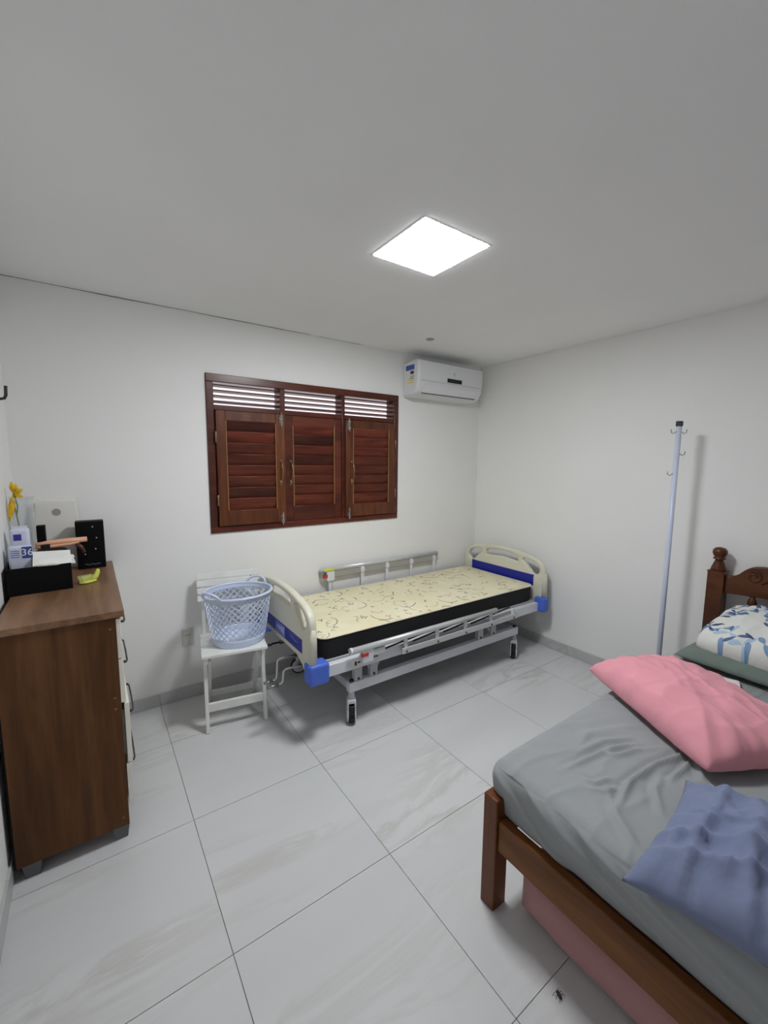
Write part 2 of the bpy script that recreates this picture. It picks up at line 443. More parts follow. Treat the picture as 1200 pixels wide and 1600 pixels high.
# ------------------------------------------------------------------ ceiling light
def ceiling_light():
    cx, cy, h = 1.249, 1.460, .172
    r = tag(empty('ceiling_light', (cx, cy, ZC)), 'square glowing white panel light on the ceiling', 'lamp')
    m = MB(); e = .010; z0, z1 = ZC-.0014, ZC
    m.box(cx-h-e, cx+h+e, cy-h-e, cy-h, z0, z1); m.box(cx-h-e, cx+h+e, cy+h, cy+h+e, z0, z1)
    m.box(cx-h-e, cx-h, cy-h, cy+h, z0, z1); m.box(cx+h, cx+h+e, cy-h, cy+h, z0, z1)
    m.build('frame', 'ac_white', r, bevel=.001)
    B(cx-h, cx+h, cy-h, cy+h, ZC-.0034, ZC-.001).build('diffuser', 'lamp_glow', r)
ceiling_light()
o = MB().lathe((2.112, 2.448, ZC), [(.030, 0), (.029, -.004), (.024, -.006)], 20).build('round_ceiling_fitting', 'disc_grey', origin=(2.112, 2.448, ZC), smooth=True)
tag(o, 'small round grey fitting on the ceiling above the air conditioner', 'ceiling fitting')

# ------------------------------------------------------------------ window
def window():
    root = struct(empty('window_1', ((WX0+WX1)/2, YB, WZ0)), 'dark reddish wooden window with three louvred shutters')
    y0, y1 = YB-.012, YB+.10
    fwid = .045
    for a in ((WX0, WX1, y0, y1, WZ0, WZ0+.042), (WX0, WX1, y0, y1, WZ1-.05, WZ1)):
        B(*a).build('frame_rail', 'window_wood', root, bevel=.004)
    B(WX0, WX0+fwid, y0-.001, y1, WZ0+.042, WZ1-.05).build('frame_jamb', 'window_wood', root, bevel=.004)
    B(WX1-fwid, WX1, y0-.001, y1, WZ0+.042, WZ1-.05).build('frame_jamb', 'window_wood', root, bevel=.004)
    zt0, zt1 = 1.872, 1.905           # transom
    bays = [(WX0+fwid, 1.116), (1.152, 1.606), (1.632, WX1-fwid)]
    for xa, xb in ((1.116, 1.152), (1.606, 1.632)):
        B(xa, xb, y0+.006, y1, WZ0+.042, WZ1-.05).build('mullion', 'window_wood', root, bevel=.003)
    B(WX0+fwid, WX1-fwid, y0+.010, y1-.01, zt0, zt1).build('transom', 'window_wood', root, bevel=.003)
    for xa, xb in (bays[0], bays[2]):   # rebate stops the side shutters close against
        for q in ((xa-.001, xa+.018, zt0-.75, zt0+.002), (xb-.018, xb+.001, zt0-.75, zt0+.002)):
            B(q[0], q[1], YB+.003, YB+.03, WZ0+.04, q[3]).build('stop', 'window_wood', root)
        B(xa, xb, YB+.003, YB+.03, WZ0+.04, WZ0+.062).build('stop', 'window_wood', root)
        B(xa, xb, YB+.003, YB+.03, zt0-.02, zt0+.002).build('stop', 'window_wood', root)
    for xa, xb in bays:               # fixed louvre blades above the transom
        for k in range(4):
            z = zt1+.012+k*.034
            m = MB(); m.bar((xa, YB+.045, z+.012), (xb, YB+.045, z+.012), .046, .009, (0, .16, 1))
            m.build('louvre_blade', 'window_wood', root, bevel=.002)
    def shutter(xa, xb, za, zb, yy, sl, sr, st, sb, n, handle_x, hinge_x=None, bolts=None, stile='window_stile'):
        sh = B(xa, xa+sl, yy, yy+.032, za, zb).build('shutter', stile, root, bevel=.003)
        # stiles and rails of the shutter
        B(xb-sr, xb, yy, yy+.032, za, zb).build('stile', stile, sh, bevel=.003)
        B(xa+sl, xb-sr, yy+.001, yy+.032, zb-st, zb).build('top_rail', 'window_wood' if stile == 'window_wood' else 'window_stile', sh, bevel=.003)
        B(xa+sl, xb-sr, yy+.001, yy+.032, za, za+sb).build('bottom_rail', 'window_wood' if stile == 'window_wood' else 'window_stile', sh, bevel=.003)
        B(xa+sl, xa+sl+.006, yy-.001, yy+.006, za+sb, zb-st).build('bead', 'slat_bead', sh)
        B(xb-sr-.006, xb-sr, yy-.001, yy+.006, za+sb, zb-st).build('bead', 'slat_bead', sh)
        zz0, zz1 = za+sb, zb-st; d = (zz1-zz0)/n
        base = None
        for k in range(n):
            zc = zz0+d*(k+.5); xm = (xa+sl+xb-sr)/2
            if base is None:
                hx = (xb-sr-xa-sl)/2+.004
                m = MB(); m.bar((-hx, 0, 0), (hx, 0, 0), .009, d*1.22, (0, -.32, 1))
                s = m.build('slat', 'slat_wood', sh, bevel=.003, local=True); base = s
            else:
                s = base.copy(); COL.objects.link(s); s.parent = sh
            s.location = Vector((xm, yy+.018, zc))-WL[root.name]
        if handle_x is not None:
            hz = (za+zb)/2-.02; m = MB()
            m.tube([(handle_x, yy, hz+.075), (handle_x, yy-.022, hz+.055), (handle_x+.004, yy-.030, hz+.01), (handle_x+.002, yy-.026, hz-.03), (handle_x, yy-.012, hz-.055), (handle_x, yy, hz-.06)], .0045, 8)
            m.lathe((handle_x, yy-.001, hz+.075), [(.010, -.002), (.010, .002)], 10, 'y'); m.box(handle_x-.010, handle_x+.010, yy-.004, yy, hz-.095, hz-.055)
            m.tube([(handle_x-.012, yy-.004, hz-.09), (handle_x-.016, yy-.018, hz-.095)], .005, 6)
            m.build('handle', 'brass_dull', sh, smooth=True)
        if hinge_x is not None:
            for hz in (zb-.17, za+.17):
                MB().lathe((hinge_x, yy-.004, hz), [(.005, -.035), (.006, -.034), (.006, .034), (.005, .035)], 8).build('hinge', 'brass_dull', sh, smooth=True)
        if bolts is not None:
            for (bz0, bz1, ext) in ((zb-.085, zb+.012, 1), (za-.018, za+.07, -1)):
                m = MB(); m.box(bolts-.011, bolts+.011, yy-.003, yy, min(bz0, bz1)+.012, max(bz0, bz1)-.015)
                m.tube([(bolts, yy-.008, bz0), (bolts, yy-.008, bz1)], .0045, 8)
                for q in (.25, .75):
                    z = bz0+(bz1-bz0)*q; m.box(bolts-.010, bolts+.010, yy-.013, yy-.002, z-.005, z+.005)
                m.tube([(bolts, yy-.008, (bz0+bz1)/2), (bolts-.012, yy-.018, (bz0+bz1)/2)], .004, 6)
                m.build('bolt', 'chrome', sh)
    shutter(.680, 1.136, 1.122, 1.870, YB-.030, .058, .062, .062, .100, 8, 1.104, .676, 1.110)
    shutter(1.152, 1.606, 1.118, 1.872, YB+.004, .058, .060, .068, .108, 8, 1.192, stile='window_wood')
    shutter(1.628, 2.090, 1.122, 1.866, YB-.030, .062, .058, .062, .100, 8, 1.680, 2.094, 1.652)
window()

# ------------------------------------------------------------------ air conditioner
def air_con():
    r = tag(empty('air_conditioner', (2.57, YB, 2.085)), 'white wall-mounted split air conditioner beside the window', 'air conditioner')
    x0, x1 = 2.185, 2.935
    prof = [(YB, 2.3630), (YB-.12, 2.3700), (YB-.175, 2.3700), (YB-.20, 2.3580), (YB-.208, 2.3180), (YB-.205, 2.2180), (YB-.195, 2.1580), (YB-.165, 2.1130), (YB-.11, 2.0900), (YB-.03, 2.0880), (YB, 2.085)]
    MB().prism(prof, x0, x1).build('casing', 'ac_white', r, bevel=.022, seg=4, angle=60)
    # air flap and its slot
    m = MB(); m.hexa([(x0+.07, YB-.205, 2.1760), (x1-.07, YB-.205, 2.1760), (x1-.07, YB-.170, 2.1130), (x0+.07, YB-.170, 2.1130)],
                     [(x0+.07, YB-.198, 2.1790), (x1-.07, YB-.198, 2.1790), (x1-.07, YB-.163, 2.1160), (x0+.07, YB-.163, 2.1160)])
    m.build('flap', 'ac_white', r, bevel=.001)
    m = MB(); m.bar((x0+.07, YB-.167, 2.1100), (x1-.07, YB-.167, 2.1100), .006, .006); m.build('slot', 'sticker_ink', r)
    m = MB(); m.bar((x0+.03, YB-.2065, 2.2040), (x1-.03, YB-.2065, 2.2040), .002, .0016); m.build('seam', 'ac_grey', r)
    B(2.50, 2.665, YB-.2095, YB-.2045, 2.2140, 2.2460).build('display', 'black_plastic', r, bevel=.001)
    text_mesh('logo', 'f', .05, 'ac_grey', r, lambda a, b, c: (2.575+a, YB-.2085-c, 2.2800+b))
    sx = x0-.0008
    B(sx, x0+.002, YB-.155, YB-.045, 2.2900, 2.3300).build('blue_sticker', 'sticker_blue', r)
    e = B(sx, x0+.002, YB-.155, YB-.045, 2.1730, 2.2860).build('energy_sticker', 'sticker_white', r)
    B(sx-.0006, x0+.002, YB-.150, YB-.105, 2.2560, 2.2800).build('print_block', 'sticker_ink', e)
    for k in range(4):
        B(sx-.0006, x0+.002, YB-.150, YB-.105+.012*k, 2.2360-.016*k, 2.2420-.016*k).build('print_bar', 'leaf_green' if k < 2 else 'petal_yellow', e)
air_con()

# ------------------------------------------------------------------ chest of drawers
def dresser():
    X0, X1, Y0, Y1 = -.305, .050, 1.880, 2.855
    r = tag(empty('chest_of_drawers', ((X0+X1)/2, (Y0+Y1)/2, 0)), 'dark walnut chest of drawers with white drawer fronts', 'chest of drawers')
    B(X0, .079, Y0-.008, Y1+.003, .944, .970).build('top', 'walnut_top', r, bevel=.002)
    B(X0, X1, Y0, Y0+.018, .062, .944).build('side_panel', 'walnut', r, bevel=.0015)
    B(X0, X1, Y1-.018, Y1, .062, .944).build('side_panel', 'walnut', r, bevel=.0015)
    B(X0-.006, X0, Y0+.004, Y1, .062, .940).build('back_panel', 'black_card', r)
    B(X0+.004, X1-.01, Y0+.018, Y1-.018, .062, .080).build('bottom_panel', 'walnut', r)
    B(X0+.01, X1-.012, (Y0+Y1)/2-.009, (Y0+Y1)/2+.009, .080, .944).build('divider', 'walnut', r)
    for x, y in ((-.262, 1.915), (.020, 1.915), (-.262, 2.82), (.020, 2.82)):
        a, b = .030, .022
        MB().hexa([(x-b, y-b, 0), (x+b, y-b, 0), (x+b, y+b, 0), (x-b, y+b, 0)], [(x-a, y-a, .062), (x+a, y-a, .062), (x+a, y+a, .062), (x-a, y+a, .062)]).build('foot', 'grey_plastic', r, bevel=.002)
    for hz in (.618, .572, .10, .9):
        MB().lathe((X1-.02, Y0-.0005, hz), [(.004, -.001), (.004, .001)], 10, 'y').build('screw_cap', 'slat_bead', r)
    ym = (Y0+Y1)/2
    rows = [(.775, .936, 0), (.590, .770, 0), (.330, .585, .010), (.142, .325, .004)]
    for (ya, yb) in ((Y0+.002, ym-.002), (ym+.002, Y1-.002)):
        for z0, z1, op in rows:
            if ya > ym: op = 0
            d = B(X1-.001+op, X1+.016+op, ya, yb, z0, z1).build('drawer', 'white_lacquer', r, bevel=.0015)
            B(X1-.25+op, X1-.002+op, ya+.03, yb-.03, z0+.02, z1-.04).build('drawer_box', 'white_lacquer', d)
            yc = (ya+yb)/2; zc = (z0+z1)/2+.03; xf = X1+.016+op
            m = MB(); m.tube([(xf, yc-.13, zc), (xf+.014, yc-.129, zc), (xf+.018, yc-.115, zc), (xf+.019, yc, zc), (xf+.018, yc+.115, zc), (xf+.014, yc+.129, zc), (xf, yc+.13, zc)], .0034, 8)
            m.lathe((xf+.008, yc-.128, zc), [(.0055, -.008), (.0055, .008)], 10, 'x'); m.lathe((xf+.008, yc+.128, zc), [(.0055, -.008), (.0055, .008)], 10, 'x')
            m.build('handle', 'dark_metal', d, smooth=True)
dresser()

# ------------------------------------------------------------------ things on the chest of drawers
TZ = .970
def organizer():
    a = R(4); L0 = (-.312, 2.312, TZ)
    r = tag(empty('organizer_box', L0, a), 'open black desk organizer box on the chest of drawers', 'box')
    w, d, h, t = .222, .245, .118, .004
    B(0, w, 0, d, 0, .005).build('bottom', 'black_card', r, local=True)
    B(0, w, 0, t, .005, h).build('wall', 'black_card', r, local=True, bevel=.001)
    B(0, w, d-t, d, .005, h).build('wall', 'black_card', r, local=True, bevel=.001)
    B(0, t, t, d-t, .005, h).build('wall', 'black_card', r, local=True, bevel=.001)
    B(w-t, w, t, d-t, .005, h).build('wall', 'black_card', r, local=True, bevel=.001)
organizer()
def rounded_block(name, mat, loc, size, rot, bev, label, cat, group=None):
    m = B(-size[0]/2, size[0]/2, -size[1]/2, size[1]/2, 0, size[2]).build(name, mat, bevel=bev, seg=3, local=True)
    m.location = loc; m.rotation_euler = rot; WL[m.name] = Vector(loc)
    return tag(m, label, cat, group)
# black pouch filling the middle of the organizer
rounded_block('pouch', 'black_card', (-.165, 2.475, .9755), (.125, .12, .155), (0, 0, R(4)), .02, 'soft black pouch standing inside the organizer under the peach straightener', 'pouch')
# white bottle with purple patch
def bottle():
    r = tag(empty('lotion_pack', (-.272, 2.475, .976)), 'white pack with purple patch standing at the back of the organizer', 'pack')
    B(-.306, -.238, 2.452, 2.498, .976, 1.240).build('body', 'pack_white', r, bevel=.012, seg=3)
    B(-.293, -.266, 2.4505, 2.453, 1.188, 1.216).build('purple_patch', 'pack_purple', r)
    B(-.300, -.245, 2.470, 2.478, 1.238, 1.250).build('crimped_seal', 'pack_white', r, bevel=.002)
bottle()
def wipes():
    r = tag(empty('wipes_pack', (-.268, 2.405, .976)), 'pale blue translucent pack with a blue 36 label in the organizer', 'pack')
    B(-.309, -.228, 2.386, 2.430, .976, 1.172).build('body', 'pack_white', r, bevel=.010, seg=3)
    lb = B(-.262, -.2265, 2.3845, 2.388, 1.118, 1.168).build('blue_label', 'pack_blue', r)
    text_mesh('lettering', '36', .042, 'paper', lb, lambda a, b, c: (-.244+a, 2.3842-c, 1.143+b))
    for k in range(4):
        B(-.300, -.270, 2.3852, 2.388, 1.150-.009*k, 1.153-.009*k).build('print_line', 'sticker_blue', r)
wipes()
# papers lying across the organizer
def papers():
    for nm, mat, c, sz, rot, lab, cat in (
        ('leaflet', 'leaflet', (-.148, 2.375, 1.0935), (.135, .105, .006), (R(10), R(3), R(8)), 'folded leaflet sticking out under the white card on the organizer', 'leaflet'),
        ('card_stack', 'paper', (-.160, 2.380, 1.103), (.135, .115, .009), (R(22), R(3), R(4)), 'white card stack lying on the black organizer', 'paper')):
        o = B(-sz[0]/2, sz[0]/2, -sz[1]/2, sz[1]/2, 0, sz[2]).build(nm, mat, bevel=.001, local=True)
        o.location = c; o.rotation_euler = rot; tag(o, lab, cat)
    o = MB().lathe((0, 0, 0), [(.011, -.012), (.012, -.010), (.012, .010), (.011, .012)], 14, 'x').build('paper_roll', 'paper', local=True, smooth=True)
    o.location = (-.093, 2.40, 1.100); o.rotation_euler = (0, 0, R(80)); tag(o, 'small white paper roll beside the white cards', 'paper roll')
papers()
def straightener():
    r = tag(empty('hair_straightener', (-.13, 2.50, 1.131)), 'peach pink hair straightener lying across the organizer', 'hair straightener')
    z = 1.150
    m = MB(); m.tube([(-.225, 2.49, z+.004), (-.17, 2.50, z+.008), (-.10, 2.505, z+.010), (-.028, 2.51, z+.012)], [.010, .013, .014, .012], 12); m.build('upper_arm', 'peach', r, smooth=True)
    m = MB(); m.tube([(-.225, 2.49, z-.006), (-.17, 2.495, z-.008), (-.10, 2.500, z-.004), (-.060, 2.503, z+.004)], [.009, .010, .009, .007], 12); m.build('lower_arm', 'peach', r, smooth=True)
    B(-.206, -.170, 2.482, 2.490, z-.014, z+.006).build('switch_panel', 'black_plastic', r, bevel=.003)
    MB().tube([(-.068, 2.488, z-.005), (-.055, 2.486, z-.022), (-.042, 2.486, z-.05)], [.010, .011, .007], 10).build('tail', 'brown_gloss', r, smooth=True)
straightener()
def gift_bag():
    r = tag(empty('gift_box', (-.013, 2.745, TZ)), 'tall black box with tiny silver studs on the chest of drawers', 'box')
    x0, x1, y0 = -.078, .047, 2.705
    B(x0, x1, y0, y0+.075, TZ, 1.224).build('body', 'black_card', r, bevel=.004)
    for px, pz in ((-.003, 1.195), (.005, 1.075), (-.042, 1.050), (.012, 1.135)):
        MB().lathe((px, y0-.0005, pz), [(.0035, -.001), (.0035, .001)], 10, 'y').build('stud', 'silver_dot', r)
    pts = []
    for k in range(70):
        q = k/69; pts.append((-.045+.07*q, y0-.0006, .993+.0035*math.sin(q*52)+.002*math.sin(q*17)))
    MB().tube(pts, .0006, 5).build('script_lettering', 'ac_grey', r)
gift_bag()
def panel_box():
    r = tag(empty('plastic_tray', (-.158, 2.835, TZ)), 'pale rounded plastic panel with a round grey disc against the wall', 'panel')
    o = plate('panel', catmull([(-.245, TZ+.002), (-.245, 1.29), (-.238, 1.325), (-.215, 1.335), (-.095, 1.335), (-.072, 1.325), (-.066, 1.29), (-.066, TZ+.002)], 5), [], .03, .006, 'beige_plastic', r, lambda a, b, c: (a, 2.815+c+(b-TZ)*.09, b))
    MB().lathe((-.155, 2.815-.0155+.027, 1.270), [(.019, -.002), (.019, .0015)], 24, 'y').build('disc', 'disc_grey', r)
panel_box()
rounded_block('black_case', 'black_card', (-.212, 2.66, TZ), (.034, .05, .255), (0, 0, 0), .003, 'narrow black case between the vase and the pale panel', 'case')
def vase():
    c = (-.272, 2.635, TZ)
    r = tag(empty('clear_vase', c), 'clear cylindrical vase with cut flower in the corner', 'vase')
    prof = [(.036, .0), (.040, .01), (.040, .20), (.043, .36), (.047, .40), (.0445, .40), (.041, .36), (.0375, .20), (.037, .015), (.001, .012)]
    MB().lathe(c, prof, 24, caps=False).build('glass', 'glass_clear', r, smooth=True)
    f = tag(empty('artificial_flower', (c[0], c[1], TZ+.014)), 'yellow artificial flower standing in the clear vase', 'flower')
    MB().tube([(c[0]+.004, c[1], TZ+.014), (c[0]-.012, c[1]-.01, TZ+.22), (c[0]-.026, c[1]-.02, TZ+.36), (c[0]-.022, c[1]-.02, TZ+.44)], .003, 6).build('stem', 'leaf_green', f, smooth=True)
    def petal(p, q, w, sag):
        p, q = Vector(p), Vector(q); d = q-p; side = d.cross(Vector((0, 1, 0))).normalized(); m = MB(); vs = []; fs = []; n = 7
        for i in range(n):
            t = i/(n-1); ww = w*math.sin(math.pi*min(.97, t*.92+.06)); b = p+d*t+Vector((0, -sag*math.sin(math.pi*t), 0))
            vs += [b-side*ww, b+Vector((0, ww*.35, 0)), b+side*ww]
        for i in range(n-1):
            fs += [(3*i, 3*i+1, 3*i+4, 3*i+3), (3*i+1, 3*i+2, 3*i+5, 3*i+4)]
        o = m.add(vs, fs).build('petal', 'petal_yellow', f, smooth=True)
        s = o.modifiers.new('s', 'SOLIDIFY'); s.thickness = .0012
    h = Vector((c[0]-.024, c[1]-.02, TZ+.42))
    for dx, dz, w in ((-.022, -.13, .012), (.012, .045, .012), (.036, .02, .012), (.034, -.02, .010), (-.004, .055, .010), (-.012, -.09, .009)):
        petal(h, h+Vector((dx, -.012, dz)), w, .012)
    MB().tube([h, h+Vector((.012, -.02, -.06)), h+Vector((.006, -.022, -.10))], [.004, .003, .002], 6).build('sepal', 'leaf_green', f, smooth=True)
vase()
def brush():
    c = Vector((-.036, 2.395, TZ)); a = R(28); u = Vector((math.cos(a), math.sin(a), 0)); v = Vector((-math.sin(a), math.cos(a), 0))
    r = tag(empty('hair_brush', c), 'lime yellow hair brush with bristles up on the chest of drawers', 'hair brush')
    vs = []; fs = []; n = 24; rings = [(0.0, .0), (.75, .0), (1, .004), (1, .008), (.8, .012), (0.0, .013)]
    for k, z in rings:
        for i in range(n):
            t = 2*math.pi*i/n; vs.append(c+u*.040*k*math.cos(t)+v*.022*k*math.sin(t)+Vector((0, 0, z)))
    for j in range(len(rings)-1):
        for i in range(n): fs.append((j*n+i, j*n+(i+1) % n, (j+1)*n+(i+1) % n, (j+1)*n+i))
    MB().add(vs, fs).build('head', 'lime', r, smooth=True)
    b = MB()
    for i in range(-4, 3):
        for j in range(-2, 3):
            p = c+u*(i*.0082)+v*(j*.0075)+Vector((0, 0, .011))
            if (i/4.8)**2+(j/2.8)**2 > 1: continue
            b.tube([p, p+Vector((i*.0012, j*.0006, .027))], [.0013, .0010], 5)
    o = b.build('bristles', 'lime_pale', r); o['kind'] = 'stuff'
    MB().tube([c+u*.018+Vector((0, 0, .008)), c+u*.036+Vector((0, 0, .022)), c+u*.046+Vector((0, 0, .042)), c+u*.049+Vector((0, 0, .056))], [.012, .012, .010, .006], 12).build('handle', 'lime', r, smooth=True)
brush()
# wall hook near the corner
m = MB(); m.lathe((XL+.003, 2.60, 1.826), [(.022, -.003), (.022, .003)], 16, 'x')
m.tube([(XL, 2.60, 1.826), (XL+.018, 2.60, 1.820), (XL+.032, 2.60, 1.824), (XL+.038, 2.60, 1.838), (XL+.039, 2.60, 1.86), (XL+.040, 2.60, 1.880)], .0065, 10)
tag(m.build('wall_hook', 'dark_metal', smooth=True, origin=(XL, 2.60, 1.826)), 'grey metal hook on the left wall above the flower', 'hook')
# wall outlet
def outlet():
    c = (.462, YB, .413); r = tag(empty('wall_outlet', c), 'white wall outlet low behind the folding chair', 'outlet')
    B(c[0]-.036, c[0]+.036, YB-.008, YB, c[2]-.060, c[2]+.060).build('plate', 'outlet_white', r, bevel=.004)
    m = B(c[0]-.022, c[0]+.022, YB-.010, YB-.006, c[2]+.002, c[2]+.030).build('socket', 'outlet_white', r, bevel=.003)
    for k in (-1, 0, 1): MB().lathe((c[0]+k*.010, YB-.0105, c[2]+.016), [(.0028, -.001), (.0028, .001)], 8, 'y').build('pin_hole', 'black_plastic', m)
outlet()

# ------------------------------------------------------------------ folding chair + laundry basket
def chair():
    a = R(-10); r = tag(empty('folding_chair', (.447, 2.385, 0), a), 'white wooden folding chair holding the laundry basket', 'chair')
    W_, D_, S = .358, .350, .470
    k = 5; d = D_/k
    for i in range(k): B(0, W_, i*d+.004*(i > 0), (i+1)*d, S-.016, S).build('seat_slat', 'chair_white', r, local=True, bevel=.002)
    for x in (.022, W_-.022):
        MB().bar((x, .012, S-.034), (x, D_-.01, S-.034), .020, .036).build('seat_rail', 'chair_white', r, local=True, bevel=.002)
    def leg(p, q, nm): MB().bar(p, q, .020, .036, (0, 1, 0)).build(nm, 'chair_white', r, local=True, bevel=.002)
    for x in (.018, W_-.018): leg((x, .030, 0), (x, .105, S-.03), 'front_leg')
    for x in (.042, W_-.042):
        leg((x, .385, 0), (x, .075, S-.05), 'rear_leg')
    for x in (.026, W_-.026): leg((x, .335, S-.055), (x, .432, .838), 'back_post')
    B(.028, W_-.028, .048-.009, .048+.009, .115, .165).build('front_stretcher', 'chair_white', r, local=True, bevel=.002)
    B(.052, W_-.052, .335-.009, .335+.009, .055, .090).build('rear_stretcher', 'chair_white', r, local=True, bevel=.002)
    for i in range(4):
        z = .838-i*.0445; y = .432-(0.838-z)*.22-.022
        MB().bar((-.004, y, z-.018), (W_+.004, y, z-.018), .014, .037, (0, .22, 1)).build('back_slat', 'chair_white', r, local=True, bevel=.002)
chair()
def basket():
    c = Vector((.690, 2.512, .4715)); H = .315; rb, rr = .148, .196
    r = tag(empty('laundry_basket', c), 'light blue plastic lattice laundry basket on the white chair', 'basket')
    def S(t, h): # surface point
        k = h/H; rad = rb+(rr-rb)*(k**.9)
        return c+Vector((rad*math.cos(t), rad*math.sin(t)*.90, h))
    def shell(h0, h1, th, name):
        n, m_ = 48, 4; vs = []; fs = []
        for j in range(m_+1):
            for i in range(n):
                t = 2*math.pi*i/n; vs.append(S(t, h0+(h1-h0)*j/m_))
        for j in range(m_):
            for i in range(n): fs.append((j*n+i, j*n+(i+1) % n, (j+1)*n+(i+1) % n, (j+1)*n+i))
        if h0 <= .001: fs.append(tuple(range(n))[::-1])
        o = MB().add(vs, fs).build(name, 'basket_blue', r, smooth=True)
        s = o.modifiers.new('s', 'SOLIDIFY'); s.thickness = th; s.offset = 0
    shell(0.0, .046, .004, 'base'); shell(.272, .300, .003, 'upper_band')
    lat = MB(); N = 28
    for sgn in (1, -1):
        for i in range(N):
            t0 = 2*math.pi*i/N; path = []
            for k in range(9):
                q = k/8; path.append(S(t0+sgn*q*1.35, .044+(.274-.044)*q))
            # flat strip
            vs = []; fs = []
            for k, p in enumerate(path):
                d = (path[min(k+1, 8)]-path[max(k-1, 0)]).normalized(); nrm = Vector((p.x-c.x, p.y-c.y, 0)).normalized(); s = d.cross(nrm).normalized()*.0024; e = nrm*.0016
                vs += [p-s-e, p+s-e, p+s+e, p-s+e]
            for k in range(8):
                for j in range(4): fs.append((4*k+j, 4*k+(j+1) % 4, 4*k+4+(j+1) % 4, 4*k+4+j))
            lat.add(vs, fs)
    o = lat.build('lattice', 'basket_blue', r); o['kind'] = 'stuff'
    # oval rim lip
    m = MB(); pts = [S(2*math.pi*i/48, .302)+Vector((math.cos(2*math.pi*i/48), math.sin(2*math.pi*i/48), 0))*.004 for i in range(49)]
    m.tube(pts, .0085, 8, caps=False); m.build('rim', 'basket_blue', r, smooth=True)
    for t0 in (R(208), R(40)):
        pts = []
        for k in range(9):
            q = k/8*2-1; t = t0+q*.36; p = S(t, .302); out = Vector((math.cos(t), math.sin(t), 0)); b = math.cos(q*math.pi/2)**.55
            pts.append(p+out*(.008+.014*b)+Vector((0, 0, .040*b)))
        MB().tube(pts, .0075, 8).build('handle', 'basket_blue', r, smooth=True)
basket()

